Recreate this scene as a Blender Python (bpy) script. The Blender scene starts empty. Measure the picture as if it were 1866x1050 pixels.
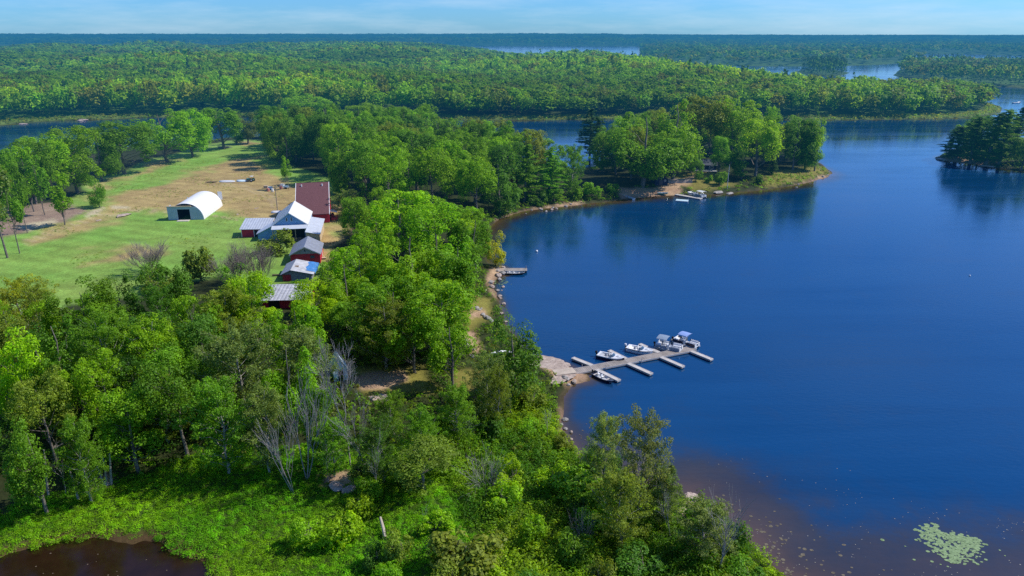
import bpy, bmesh, math, random
import numpy as np
import mathutils
from mathutils import noise
random.seed(7)
RNG = np.random.default_rng(11)
C = bpy.context.scene.collection
PI = math.pi
# ------------------------------------------------------------------ camera model (photo pixels of 1866x1050)
CAM_H, FOC, PITCH = 60.0, 1290.0, math.radians(19.9)
SP, CP = math.sin(PITCH), math.cos(PITCH)
def at(px, py, z=0.0):
    """pixel -> point of the horizontal plane at height z"""
    u = (px-933)/FOC; v = (py-525)/FOC
    k = (CAM_H-z)/max(SP+v*CP, 1e-4)
    return np.array((u*k, k*(CP-v*SP)))
def proj(x, y, z):
    zz = CAM_H-z
    d = y*CP+zz*SP; v = (zz*CP-y*SP)/d
    return 933+FOC*x/d, 525+FOC*v, d
# ------------------------------------------------------------------ land outlines
def W(l): return np.array([at(*p) for p in l])
L1 = np.vstack([W([(1430,1050),(1410,1030),(1370,985),(1330,962),(1290,928),(1265,905),(1240,915),(1200,895),(1140,872),(1090,850),
    (1050,825),(1028,790),(1020,760),(1024,722),(1040,702),(1070,694),(1075,688),(1040,668),(1000,658),(968,656),(940,615),(915,590),(918,570),
    (908,545),(893,520),(905,507),(922,499),(918,486),(890,480),(880,450),(885,420),(908,399),(960,383),(1010,378),(1060,373),
    (1120,366),(1140,362),(1190,358),(1230,356),(1290,355),(1330,352),(1400,345),(1460,336),(1505,324),(1517,316),(1503,305),(1490,296),
    (1470,280),(1420,262),(1350,250),(1250,250),(1160,262),(1115,282),(1085,303),(1066,312),(1030,308),(960,298),(880,280),
    (780,262),(650,252),(520,250),(470,250),(420,252),(330,262),(240,268),(150,276),(60,284),(-120,296)]),
    np.array([(-420,260),(-420,20),(45,20),(48,50)])])
L2 = W([(-500,232),(-200,230),(0,228),(80,222),(150,219),(220,216),(330,213),(450,214),(600,215),(850,219),(960,220),(1070,218),(1200,217),(1500,219),
    (1600,218),(1700,217),(1780,214),(1822,206),(1826,198),(1800,188),(1750,181),(1680,176),(1620,182),(1540,183),(1450,181),(1380,172),(1300,153),
    (1200,124),(1140,122),(1000,122),(915,112),(868,97),(800,89),(650,90),(300,86),(-500,86)])
L3 = W([(1703,289),(1730,294),(1780,300),(1810,306),(1866,313),(2200,345),(2200,262),(1866,252),(1790,260),(1735,274)])
FAR = np.vstack([W([(-600,89),(300,88),(600,86.5),(870,84.0),(1165,84.8),(1168,106),(1200,113),(1300,120),(1500,121),(1600,118),(1680,113),
    (1690,107),(1640,98.6),(1760,98.8),(1866,102),(2400,104)]), np.array([(16000,13000),(-16000,13000)])])
RL = W([(1628,138),(1680,148),(1760,155),(1866,161),(2300,172),(2300,128),(1866,125),(1700,125),(1640,127)])
ISL = W([(1448,131),(1480,138),(1530,139),(1548,133),(1520,127),(1470,126)])
LANDS = [L1, L2, L3, FAR, RL, ISL]
POND = np.vstack([W([(-40,1030),(0,1018),(60,1000),(115,984),(170,980),(200,985),(240,994),(262,986),(290,985),(310,1000),(330,1012),(360,1026),(392,1052)]),
    np.array([(-32,58),(-60,56)])])
def sdist(p, poly):
    """signed distance, positive inside"""
    p = np.atleast_2d(p).astype(float); n = len(p)
    d2 = np.full(n, 1e18); ins = np.zeros(n, bool)
    a = poly; b = np.roll(poly, -1, 0)
    for (x0, y0), (x1, y1) in zip(a, b):
        ex, ey = x1-x0, y1-y0
        wx, wy = p[:,0]-x0, p[:,1]-y0
        t = np.clip((wx*ex+wy*ey)/(ex*ex+ey*ey+1e-9), 0, 1)
        d2 = np.minimum(d2, (wx-t*ex)**2+(wy-t*ey)**2)
        c = (y0 > p[:,1]) != (y1 > p[:,1])
        xi = x0+(p[:,1]-y0)*ex/(ey if abs(ey) > 1e-9 else 1e-9)
        ins ^= c & (p[:,0] < xi)
    return np.where(ins, 1, -1)*np.sqrt(d2)
def wob(x, y):
    return (np.sin(x*.9+1.3*np.sin(y*.37))*np.sin(y*.8+1.1*np.sin(x*.41))*.5+np.sin(x*.31+2)*np.sin(y*.27+1))
def land_sd(p):
    s = np.max([sdist(p, q) for q in LANDS], 0)
    return s
def sstep(a, b, x):
    t = np.clip((x-a)/(b-a), 0, 1); return t*t*(3-2*t)
def height_from(p, s, sp):
    x, y = p[:,0], p[:,1]
    dist = np.hypot(x, y)
    s2 = s+.55*wob(x, y)*np.clip(1-np.abs(s)/8, 0, 1)
    z = np.where(s2 > 0, .04+2.9*(1-np.exp(-np.maximum(s2, 0)/13))+.18*wob(x*.35, y*.35)*sstep(4, 20, s2), np.maximum(s2*.16, -4))
    # flat wet ground round the pond, the pond's own bed
    z = np.where(s2 > 0, .05+z*(.12+.88*sstep(4, 30, -sp)), z)
    z = np.where(sp > -1.2, np.minimum(z, -.25*(sp+.4*wob(x*1.7, y*1.7)-.1)), z)
    # low hills far off
    hill = 9*sstep(3000, 6500, y)*(1+.22*np.sin(x*.0011+.6)+.12*np.sin(x*.0031+2)) + 5*sstep(900, 2200, y)*(.5+.5*np.sin(x*.0042+1.1)*np.sin(y*.003))
    hill = hill+7.5*(.12+.88*sstep(330, 20, x-.12*y))*(1+np.sin(x*.0125+1.3*np.sin(y*.007))*np.sin(y*.010+1.1*np.sin(x*.006)))
    z = np.where((s2 > 0) & (dist > 480), z+hill*sstep(8, 150, s2), z)
    return z
def hgt(x, y):
    p = np.array([[x, y]])
    return float(height_from(p, land_sd(p), sdist(p, POND))[0])
def atg(px, py, dz=0.0):
    z = 2.0
    for _ in range(7):
        x, y = at(px, py, z+dz); z = max(hgt(x, y), 0.0)
    return float(x), float(y), z
# ------------------------------------------------------------------ object helpers
def tag(o, label=None, cat=None, group=None, kind=None):
    if label: o['label'] = label
    if cat: o['category'] = cat
    if group: o['group'] = group
    if kind: o['kind'] = kind
    return o
def thing(name, label, cat, loc=(0,0,0), rz=0.0, group=None):
    o = bpy.data.objects.new(name, None); C.objects.link(o)
    o.location = loc; o.rotation_euler = (0,0,rz); o.empty_display_size = .3
    return tag(o, label, cat, group)
def link_mesh(name, me, parent=None):
    o = bpy.data.objects.new(name, me); C.objects.link(o)
    if parent is not None: o.parent = parent
    return o
def quad_mesh(name, V, mat, col=None, smooth=False, nrm=None):
    """V (N,4,3) loose quads -> mesh; col (N,3) colour per quad"""
    n = len(V); me = bpy.data.meshes.new(name)
    me.vertices.add(n*4); me.loops.add(n*4); me.polygons.add(n)
    me.vertices.foreach_set('co', V.reshape(-1).astype(np.float32))
    me.loops.foreach_set('vertex_index', np.arange(n*4, dtype=np.int32))
    me.polygons.foreach_set('loop_start', np.arange(0, n*4, 4, dtype=np.int32))
    if col is not None:
        a = me.color_attributes.new('col', 'FLOAT_COLOR', 'POINT')
        c = np.ones((n, 4, 4), np.float32); c[:,:,:3] = col[:,None,:]
        a.data.foreach_set('color', c.reshape(-1))
    me.materials.append(mat); me.update(calc_edges=True)
    return me
class MB:
    """collects shapes, then links them as one mesh object"""
    def __init__(s): s.v = []; s.f = []
    def add(s, vs, fs):
        o = len(s.v); s.v += [tuple(map(float, q)) for q in vs]; s.f += [tuple(i+o for i in q) for q in fs]; return s
    def box(s, x0, x1, y0, y1, z0, z1):
        return s.add([(x0,y0,z0),(x1,y0,z0),(x1,y1,z0),(x0,y1,z0),(x0,y0,z1),(x1,y0,z1),(x1,y1,z1),(x0,y1,z1)],
            [(3,2,1,0),(4,5,6,7),(0,1,5,4),(1,2,6,5),(2,3,7,6),(3,0,4,7)])
    def slab(s, q, t):
        """thick sheet: four corners q (upper face, counterclockwise), thickness t downwards"""
        return s.add(list(q)+[(x,y,z-t) for x,y,z in q], [(0,1,2,3),(7,6,5,4),(4,5,1,0),(5,6,2,1),(6,7,3,2),(7,4,0,3)])
    def prism(s, prof, y0, y1):
        """profile (x,z) swept along y, closed ends"""
        n = len(prof)
        vs = [(x,y0,z) for x,z in prof]+[(x,y1,z) for x,z in prof]
        return s.add(vs, [tuple(range(n)), tuple(range(2*n-1, n-1, -1))]+[(i, i+n, (i+1)%n+n, (i+1)%n) for i in range(n)])
    def tube(s, pts, rad, n=6, cap=True):
        pts = [np.array(p, float) for p in pts]
        if not hasattr(rad, '__len__'): rad = [rad]*len(pts)
        o = len(s.v); ref = np.array((.31,.17,.93))
        for i, p in enumerate(pts):
            d = pts[min(i+1, len(pts)-1)]-pts[max(i-1, 0)]; d = d/(np.linalg.norm(d)+1e-9)
            r = ref if abs(d@ref) < .95 else np.array((1.,0,0))
            a = np.cross(d, r); a /= np.linalg.norm(a); b = np.cross(d, a)
            for k in range(n):
                t = 2*PI*k/n; q = p+(a*math.cos(t)+b*math.sin(t))*rad[i]; s.v.append(tuple(q))
        for i in range(len(pts)-1):
            for k in range(n):
                s.f.append((o+i*n+k, o+i*n+(k+1)%n, o+(i+1)*n+(k+1)%n, o+(i+1)*n+k))
        if cap:
            s.f.append(tuple(o+k for k in reversed(range(n)))); e = o+(len(pts)-1)*n; s.f.append(tuple(e+k for k in range(n)))
        return s
    def rings(s, R, closed=True, cap0=False, cap1=False):
        o = len(s.v); n = len(R[0])
        for r in R: s.v += [tuple(map(float, q)) for q in r]
        m = n if closed else n-1
        for i in range(len(R)-1):
            for k in range(m):
                s.f.append((o+i*n+k, o+i*n+(k+1)%n, o+(i+1)*n+(k+1)%n, o+(i+1)*n+k))
        if cap0: s.f.append(tuple(o+k for k in range(n)))
        if cap1: s.f.append(tuple(o+(len(R)-1)*n+k for k in reversed(range(n))))
        return s
    def build(s, name, mat, parent=None, smooth=False, bevel=0.0):
        me = bpy.data.meshes.new(name); me.from_pydata(s.v, [], s.f); me.materials.append(mat)
        if bevel or len(s.f) < 4000:
            bm = bmesh.new(); bm.from_mesh(me)
            bmesh.ops.recalc_face_normals(bm, faces=bm.faces)
            if bevel:
                bmesh.ops.bevel(bm, geom=[e for e in bm.edges if len(e.link_faces) == 2 and e.calc_face_angle(0) > .6], offset=bevel, segments=1, affect='EDGES')
            bm.to_mesh(me); bm.free()
        if smooth: me.polygons.foreach_set('use_smooth', [True]*len(me.polygons))
        me.update()
        return link_mesh(name, me, parent)
# ------------------------------------------------------------------ materials
def nodes(name):
    m = bpy.data.materials.new(name); m.use_nodes = True
    nt = m.node_tree; nt.nodes.clear()
    return m, nt, nt.nodes, nt.links
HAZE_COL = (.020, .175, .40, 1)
def haze_group():  # haze painted into surfaces as blue emission, growing with distance from the origin
    g = bpy.data.node_groups.new('painted_haze', 'ShaderNodeTree')
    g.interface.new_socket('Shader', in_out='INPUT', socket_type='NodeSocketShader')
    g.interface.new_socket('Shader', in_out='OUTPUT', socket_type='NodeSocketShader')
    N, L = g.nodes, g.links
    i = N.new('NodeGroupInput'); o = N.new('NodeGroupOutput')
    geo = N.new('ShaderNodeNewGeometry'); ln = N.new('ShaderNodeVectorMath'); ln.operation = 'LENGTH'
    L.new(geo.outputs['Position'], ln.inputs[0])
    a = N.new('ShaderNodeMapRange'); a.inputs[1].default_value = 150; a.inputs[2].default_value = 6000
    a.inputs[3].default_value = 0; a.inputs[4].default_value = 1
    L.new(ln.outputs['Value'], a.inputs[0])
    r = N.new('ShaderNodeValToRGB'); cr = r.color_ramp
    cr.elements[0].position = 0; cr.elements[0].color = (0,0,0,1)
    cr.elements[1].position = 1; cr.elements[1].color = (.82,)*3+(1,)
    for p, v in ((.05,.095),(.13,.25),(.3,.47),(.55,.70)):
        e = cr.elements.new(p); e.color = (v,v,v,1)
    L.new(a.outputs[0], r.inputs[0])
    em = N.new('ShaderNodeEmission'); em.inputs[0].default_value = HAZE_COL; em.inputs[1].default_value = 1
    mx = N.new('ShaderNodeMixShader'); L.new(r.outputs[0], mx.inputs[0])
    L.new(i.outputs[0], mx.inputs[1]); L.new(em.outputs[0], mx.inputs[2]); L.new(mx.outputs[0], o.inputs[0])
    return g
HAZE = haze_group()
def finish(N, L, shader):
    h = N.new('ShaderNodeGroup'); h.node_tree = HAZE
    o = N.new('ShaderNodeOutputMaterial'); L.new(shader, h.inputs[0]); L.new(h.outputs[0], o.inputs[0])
def leaf_material(name, attr=None, spread=(.62, 1.4), trans=.32):
    m, nt, N, L = nodes(name)
    if attr: src = N.new('ShaderNodeAttribute'); src.attribute_name = attr; col = src.outputs['Color']
    else: src = N.new('ShaderNodeObjectInfo'); col = src.outputs['Color']
    geo = N.new('ShaderNodeNewGeometry')
    mr = N.new('ShaderNodeMapRange'); mr.inputs[3].default_value, mr.inputs[4].default_value = spread
    L.new(geo.outputs['Random Per Island'], mr.inputs[0])
    no = N.new('ShaderNodeTexNoise'); no.inputs['Scale'].default_value = .45; no.inputs['Detail'].default_value = 2
    L.new(geo.outputs['Position'], no.inputs['Vector'])
    m2 = N.new('ShaderNodeMapRange'); m2.inputs[1].default_value = .3; m2.inputs[2].default_value = .7; m2.inputs[3].default_value = .72; m2.inputs[4].default_value = 1.3
    L.new(no.outputs['Fac'], m2.inputs[0])
    mu = N.new('ShaderNodeMath'); mu.operation = 'MULTIPLY'; L.new(mr.outputs[0], mu.inputs[0]); L.new(m2.outputs[0], mu.inputs[1])
    hs = N.new('ShaderNodeHueSaturation'); L.new(col, hs.inputs['Color']); L.new(mu.outputs[0], hs.inputs['Value'])
    hr = N.new('ShaderNodeMapRange'); hr.inputs[3].default_value = .515; hr.inputs[4].default_value = .487
    L.new(no.outputs['Fac'], hr.inputs[0]); L.new(hr.outputs[0], hs.inputs['Hue'])
    p = N.new('ShaderNodeBsdfPrincipled'); p.inputs['Roughness'].default_value = .55; p.inputs['Specular IOR Level'].default_value = .25
    L.new(hs.outputs[0], p.inputs['Base Color'])
    t = N.new('ShaderNodeBsdfTranslucent'); th = N.new('ShaderNodeMixRGB'); th.blend_type = 'MULTIPLY'; th.inputs[0].default_value = 1
    th.inputs[2].default_value = (1.5,1.35,.5,1); L.new(hs.outputs[0], th.inputs[1]); L.new(th.outputs[0], t.inputs[0])
    mx = N.new('ShaderNodeMixShader'); mx.inputs[0].default_value = trans
    L.new(p.outputs[0], mx.inputs[1]); L.new(t.outputs[0], mx.inputs[2])
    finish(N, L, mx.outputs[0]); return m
def plain(name, col, rough=.6, metal=0.0, var=.18, scale=1.5, bump=0.0, spec=.4, col2=None, coord='Object', stretch=(1,1,1)):
    m, nt, N, L = nodes(name)
    tc = N.new('ShaderNodeTexCoord'); mp = N.new('ShaderNodeMapping'); mp.inputs['Scale'].default_value = stretch
    L.new(tc.outputs[coord], mp.inputs[0])
    no = N.new('ShaderNodeTexNoise'); no.inputs['Scale'].default_value = scale; no.inputs['Detail'].default_value = 5; no.inputs['Roughness'].default_value = .65
    L.new(mp.outputs[0], no.inputs['Vector'])
    r = N.new('ShaderNodeValToRGB'); a, b = r.color_ramp.elements
    a.position = .3; b.position = .7
    c2 = col2 or tuple(min(1, c*(1+var)) for c in col)
    a.color = tuple(c*(1-var) for c in col)+(1,); b.color = tuple(c2)+(1,)
    L.new(no.outputs['Fac'], r.inputs[0])
    p = N.new('ShaderNodeBsdfPrincipled'); p.inputs['Roughness'].default_value = rough; p.inputs['Metallic'].default_value = metal
    p.inputs['Specular IOR Level'].default_value = spec
    L.new(r.outputs[0], p.inputs['Base Color'])
    if bump:
        bu = N.new('ShaderNodeBump'); bu.inputs['Strength'].default_value = 1; bu.inputs['Distance'].default_value = bump
        L.new(no.outputs['Fac'], bu.inputs['Height']); L.new(bu.outputs[0], p.inputs['Normal'])
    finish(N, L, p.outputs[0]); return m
def ribbed(name, col, axis='X', pitch=.45, dark=.72, rough=.4, spec=.5, stain=.2, metal=0.0, bump=.03):
    """sheet metal / planks: stripes across one object axis"""
    m, nt, N, L = nodes(name)
    tc = N.new('ShaderNodeTexCoord')
    wv = N.new('ShaderNodeTexWave'); wv.bands_direction = axis; wv.inputs['Scale'].default_value = 2*PI/(20*pitch)
    wv.inputs['Distortion'].default_value = 0; L.new(tc.outputs['Object'], wv.inputs['Vector'])
    r = N.new('ShaderNodeValToRGB'); a, b = r.color_ramp.elements; a.position = .05; b.position = .3
    a.color = (dark,)*3+(1,); b.color = (1,1,1,1); L.new(wv.outputs['Fac'], r.inputs[0])
    no = N.new('ShaderNodeTexNoise'); no.inputs['Scale'].default_value = .7; no.inputs['Detail'].default_value = 6; no.inputs['Roughness'].default_value = .7
    L.new(tc.outputs['Object'], no.inputs['Vector'])
    r2 = N.new('ShaderNodeValToRGB'); a, b = r2.color_ramp.elements; a.position = .35; b.position = .65
    a.color = tuple(c*(1-stain) for c in col)+(1,); b.color = tuple(min(1, c*(1+stain*.4)) for c in col)+(1,)
    L.new(no.outputs['Fac'], r2.inputs[0])
    mu = N.new('ShaderNodeMixRGB'); mu.blend_type = 'MULTIPLY'; mu.inputs[0].default_value = 1
    L.new(r2.outputs[0], mu.inputs[1]); L.new(r.outputs[0], mu.inputs[2])
    p = N.new('ShaderNodeBsdfPrincipled'); p.inputs['Roughness'].default_value = rough; p.inputs['Specular IOR Level'].default_value = spec; p.inputs['Metallic'].default_value = metal
    L.new(mu.outputs[0], p.inputs['Base Color'])
    bu = N.new('ShaderNodeBump'); bu.inputs['Distance'].default_value = bump
    L.new(wv.outputs['Fac'], bu.inputs['Height']); L.new(bu.outputs[0], p.inputs['Normal'])
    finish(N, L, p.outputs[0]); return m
M = dict(
    leaf=leaf_material('leaf', None, (.68,1.32), .45), leaf_mass=leaf_material('leaf_mass', 'col', (.82,1.18), .5),
    bark=plain('bark', (.13,.11,.09), .9, var=.4, scale=3, bump=.03, col2=(.24,.21,.18)),
    pale_bark=plain('pale_bark', (.30,.28,.25), .9, var=.45, scale=3, bump=.02),
    dead_wood=plain('dead_wood', (.27,.25,.24), .9, var=.3, scale=4),
    dead_twig=plain('dead_twig', (.24,.20,.17), .9, var=.3, scale=4),
    log_wood=plain('log_wood', (.42,.36,.30), .85, var=.35, scale=5, stretch=(4,4,.6)),
    rock=plain('rock', (.36,.27,.22), .85, var=.35, scale=1.6, bump=.12, col2=(.52,.42,.35)),
    grey_rock=plain('grey_rock', (.30,.27,.25), .85, var=.4, scale=2.2, bump=.1, col2=(.46,.42,.38)),
    dock_wood=ribbed('dock_wood', (.34,.30,.27), 'X', .32, .6, .8, .2, .35),
    finger_wood=ribbed('finger_wood', (.56,.52,.48), 'X', .3, .75, .8, .2, .25),
    dock_float=plain('dock_float', (.10,.10,.11), .6),
    dock_trim=plain('dock_trim', (.50,.47,.44), .7, var=.2, scale=4),
    ramp_board=ribbed('ramp_board', (.50,.42,.34), 'Y', .3, .8, .8, .2, .2),
    white=plain('white_paint', (.78,.78,.78), .35, var=.05, spec=.5),
    fibre=plain('white_fibreglass', (.72,.73,.74), .25, var=.05, spec=.6),
    navy=plain('navy_paint', (.012,.018,.045), .35, var=.2, spec=.6),
    dark=plain('near_black', (.008,.009,.012), .8, var=.3),
    black=plain('black_plastic', (.02,.02,.022), .4, var=.2, spec=.5),
    glass=plain('smoked_glass', (.05,.08,.11), .08, var=.1, spec=.9),
    grey_vinyl=plain('grey_vinyl', (.42,.44,.47), .55, var=.12, scale=4),
    canvas_grey=plain('canvas_grey', (.20,.26,.34), .8, var=.1, scale=2),
    canvas_blue=plain('canvas_blue', (.22,.32,.60), .8, var=.12, scale=2),
    alu=plain('aluminium', (.55,.57,.60), .35, .6, var=.12, scale=3),
    red=plain('red_paint', (.34,.022,.035), .6, var=.2, scale=2), red_wall=ribbed('red_boards', (.52,.028,.055), 'X', .3, .7, .7, .2, .25),
    maroon_roof=plain('maroon_shingles', (.13,.046,.052), .85, var=.28, scale=3.5, bump=.02, col2=(.18,.075,.078)),
    white_metal=ribbed('white_metal_roof', (.70,.70,.69), 'Y', .6, .96, .45, .4, .04, bump=.008),
    blue_metal=ribbed('pale_metal_roof', (.50,.54,.60), 'X', .75, .78, .35, .5, .18),
    wing_metal=ribbed('wing_metal_roof', (.58,.62,.68), 'Y', .5, .9, .35, .5, .1),
    grey_metal=ribbed('grey_metal_roof', (.30,.32,.38), 'Y', .55, .62, .4, .5, .2),
    old_metal=ribbed('weathered_metal_roof', (.50,.50,.52), 'X', .8, .66, .45, .4, .35),
    mixed_metal=ribbed('mixed_metal_roof', (.56,.56,.58), 'Y', .6, .78, .45, .4, .3),
    shade_blue_wall=ribbed('shade_blue_boards', (.20,.40,.66), 'Z', .35, .85, .7, .2, .1),  # white boards with their blue shade painted into the colour
    grey_blue=ribbed('grey_blue_sheet', (.40,.47,.55), 'X', .6, .9, .6, .3, .1),
    grey_wall=plain('grey_wall', (.24,.25,.28), .75, var=.15, scale=1),
    tan=plain('tan_boards', (.52,.40,.26), .75, var=.2, scale=2),
    tarp=plain('blue_tarp', (.06,.21,.50), .4, var=.35, scale=1.4, bump=.05, spec=.5),
    pale_tarp=plain('pale_tarp', (.62,.76,.92), .5, var=.3, scale=1.2, bump=.05),
    hoop=ribbed('white_membrane', (.80,.80,.79), 'Y', 1.55, .90, .5, .4, .07, bump=.03),
    concrete=plain('concrete', (.55,.50,.42), .9, var=.15, scale=1),
    wood=plain('old_wood', (.24,.17,.11), .85, var=.4, scale=2), pole=plain('pole_wood', (.30,.25,.20), .9, var=.3, scale=3),
    green_paint=plain('green_paint', (.10,.30,.22), .4, var=.1), cyan=plain('pale_plastic', (.55,.70,.76), .4, var=.1),
    pink=plain('faded_red_plastic', (.55,.22,.19), .6, var=.2), rubber=plain('rubber', (.03,.03,.03), .8, var=.2),
    dark_roof=plain('dark_grey_roof', (.07,.08,.10), .75, var=.2, scale=2), navy_wall=ribbed('navy_boards', (.022,.028,.075), 'X', .35, .75, .7, .2, .2),
    lily=plain('lily_leaf', (.14,.25,.085), .6, var=.4, scale=.8, col2=(.27,.38,.17), coord='Generated', stretch=(40,40,1)),
    weed=plain('water_weed', (.07,.055,.03), .7, var=.5, scale=2, col2=(.20,.17,.11)), pond_fleck=plain('pond_leaf', (.16,.12,.08), .8, var=.3), fleck=plain('floating_leaf', (.27,.26,.23), .7, var=.3, scale=3),
)
# ------------------------------------------------------------------ ground and water
def ground_material():
    m, nt, N, L = nodes('ground')
    a = N.new('ShaderNodeAttribute'); a.attribute_name = 'col'
    geo = N.new('ShaderNodeNewGeometry')
    n1 = N.new('ShaderNodeTexNoise'); n1.inputs['Scale'].default_value = .16; n1.inputs['Detail'].default_value = 8; n1.inputs['Roughness'].default_value = .7
    n2 = N.new('ShaderNodeTexNoise'); n2.inputs['Scale'].default_value = 2.2; n2.inputs['Detail'].default_value = 6; n2.inputs['Roughness'].default_value = .75
    for n in (n1, n2): L.new(geo.outputs['Position'], n.inputs['Vector'])
    r1 = N.new('ShaderNodeMapRange'); r1.inputs[1].default_value = .32; r1.inputs[2].default_value = .68; r1.inputs[3].default_value = .72; r1.inputs[4].default_value = 1.25
    r2 = N.new('ShaderNodeMapRange'); r2.inputs[1].default_value = .3; r2.inputs[2].default_value = .7; r2.inputs[3].default_value = .62; r2.inputs[4].default_value = 1.35
    L.new(n1.outputs[0], r1.inputs[0]); L.new(n2.outputs[0], r2.inputs[0])
    mu = N.new('ShaderNodeMath'); mu.operation = 'MULTIPLY'; L.new(r1.outputs[0], mu.inputs[0]); L.new(r2.outputs[0], mu.inputs[1])
    hs = N.new('ShaderNodeHueSaturation'); L.new(a.outputs['Color'], hs.inputs['Color']); L.new(mu.outputs[0], hs.inputs['Value'])
    hr = N.new('ShaderNodeMapRange'); hr.inputs[3].default_value = .47; hr.inputs[4].default_value = .53; L.new(n1.outputs[0], hr.inputs[0]); L.new(hr.outputs[0], hs.inputs['Hue'])
    p = N.new('ShaderNodeBsdfPrincipled'); p.inputs['Roughness'].default_value = .9; p.inputs['Specular IOR Level'].default_value = .15
    L.new(hs.outputs[0], p.inputs['Base Color'])
    bu = N.new('ShaderNodeBump'); bu.inputs['Distance'].default_value = .12; L.new(n2.outputs[0], bu.inputs['Height']); L.new(bu.outputs[0], p.inputs['Normal'])
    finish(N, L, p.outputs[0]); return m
def water_material():
    m, nt, N, L = nodes('lake_water')
    a = N.new('ShaderNodeAttribute'); a.attribute_name = 'shallow_and_reflection'
    geo = N.new('ShaderNodeNewGeometry')
    nb = N.new('ShaderNodeTexNoise'); nb.inputs['Scale'].default_value = .12; nb.inputs['Detail'].default_value = 5; L.new(geo.outputs['Position'], nb.inputs['Vector'])
    ad = N.new('ShaderNodeMath'); ad.operation = 'MULTIPLY_ADD'; L.new(nb.outputs[0], ad.inputs[0]); ad.inputs[1].default_value = .5
    sb = N.new('ShaderNodeMath'); sb.operation = 'SUBTRACT'; L.new(a.outputs['Fac'], sb.inputs[0]); sb.inputs[1].default_value = .25; L.new(sb.outputs[0], ad.inputs[2])
    r = N.new('ShaderNodeValToRGB'); cr = r.color_ramp
    cr.elements[0].position = .04; cr.elements[0].color = (.0018,.040,.122,1)
    cr.elements[1].position = .95; cr.elements[1].color = (.095,.055,.026,1)
    for q, c in ((.22,(.008,.036,.095,1)),(.42,(.034,.032,.032,1)),(.66,(.058,.040,.024,1))):
        e = cr.elements.new(q); e.color = c
    nd = N.new('ShaderNodeTexNoise'); nd.inputs['Scale'].default_value = .9; nd.inputs['Detail'].default_value = 6; nd.inputs['Roughness'].default_value = .75; L.new(geo.outputs['Position'], nd.inputs['Vector'])
    ne = N.new('ShaderNodeMath'); ne.operation = 'MULTIPLY_ADD'; L.new(nd.outputs[0], ne.inputs[0]); ne.inputs[1].default_value = .22; L.new(ad.outputs[0], ne.inputs[2])
    nf = N.new('ShaderNodeMath'); nf.operation = 'SUBTRACT'; L.new(ne.outputs[0], nf.inputs[0]); nf.inputs[1].default_value = .11; L.new(nf.outputs[0], r.inputs[0])
    p = N.new('ShaderNodeBsdfPrincipled'); p.inputs['IOR'].default_value = 1.75; p.inputs['Specular Tint'].default_value = (.42,.84,1,1)
    ms = N.new('ShaderNodeMapping'); ms.inputs['Scale'].default_value = (.010,.055,1); ms.inputs['Rotation'].default_value = (0,0,.25); L.new(geo.outputs['Position'], ms.inputs[0])
    ns = N.new('ShaderNodeTexNoise'); ns.inputs['Scale'].default_value = 1; ns.inputs['Detail'].default_value = 6; ns.inputs['Roughness'].default_value = .7; ns.inputs['Distortion'].default_value = .6; L.new(ms.outputs[0], ns.inputs['Vector'])
    sv = N.new('ShaderNodeMapRange'); sv.inputs[1].default_value = .3; sv.inputs[2].default_value = .7; sv.inputs[3].default_value = .86; sv.inputs[4].default_value = 1.15; L.new(ns.outputs[0], sv.inputs[0])
    hv = N.new('ShaderNodeHueSaturation'); L.new(r.outputs[0], hv.inputs['Color']); L.new(sv.outputs[0], hv.inputs['Value'])
    L.new(hv.outputs[0], p.inputs['Base Color'])
    nr = N.new('ShaderNodeTexNoise'); nr.inputs['Scale'].default_value = .014; nr.inputs['Detail'].default_value = 3; L.new(geo.outputs['Position'], nr.inputs['Vector'])
    rr = N.new('ShaderNodeMapRange'); rr.inputs[1].default_value = .35; rr.inputs[2].default_value = .65; rr.inputs[3].default_value = .05; rr.inputs[4].default_value = .20
    L.new(ns.outputs[0], rr.inputs[0]); L.new(rr.outputs[0], p.inputs['Roughness'])
    mp = N.new('ShaderNodeMapping'); mp.inputs['Scale'].default_value = (.7,1.5,1); mp.inputs['Rotation'].default_value = (0,0,.4); L.new(geo.outputs['Position'], mp.inputs[0])
    nw = N.new('ShaderNodeTexNoise'); nw.inputs['Scale'].default_value = 1.1; nw.inputs['Detail'].default_value = 4; L.new(mp.outputs[0], nw.inputs['Vector'])
    bu = N.new('ShaderNodeBump'); ln = N.new('ShaderNodeVectorMath'); ln.operation = 'LENGTH'; L.new(geo.outputs['Position'], ln.inputs[0])
    fd = N.new('ShaderNodeMapRange'); fd.inputs[1].default_value = 250; fd.inputs[2].default_value = 900; fd.inputs[3].default_value = .45; fd.inputs[4].default_value = .03; L.new(ln.outputs['Value'], fd.inputs[0])
    L.new(fd.outputs[0], bu.inputs['Strength']); bu.inputs['Distance'].default_value = .05
    L.new(nw.outputs[0], bu.inputs['Height']); L.new(bu.outputs[0], p.inputs['Normal'])
    o = N.new('ShaderNodeOutputMaterial'); L.new(p.outputs[0], o.inputs[0]); return m
def polar(na, nr, amax, r0, r1):
    a = np.linspace(-amax, amax, na); r = np.exp(np.linspace(math.log(r0), math.log(r1), nr))
    A, R = np.meshgrid(a, r)
    return np.stack([R*np.sin(A), R*np.cos(A)], -1).reshape(-1, 2), na, nr
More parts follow.
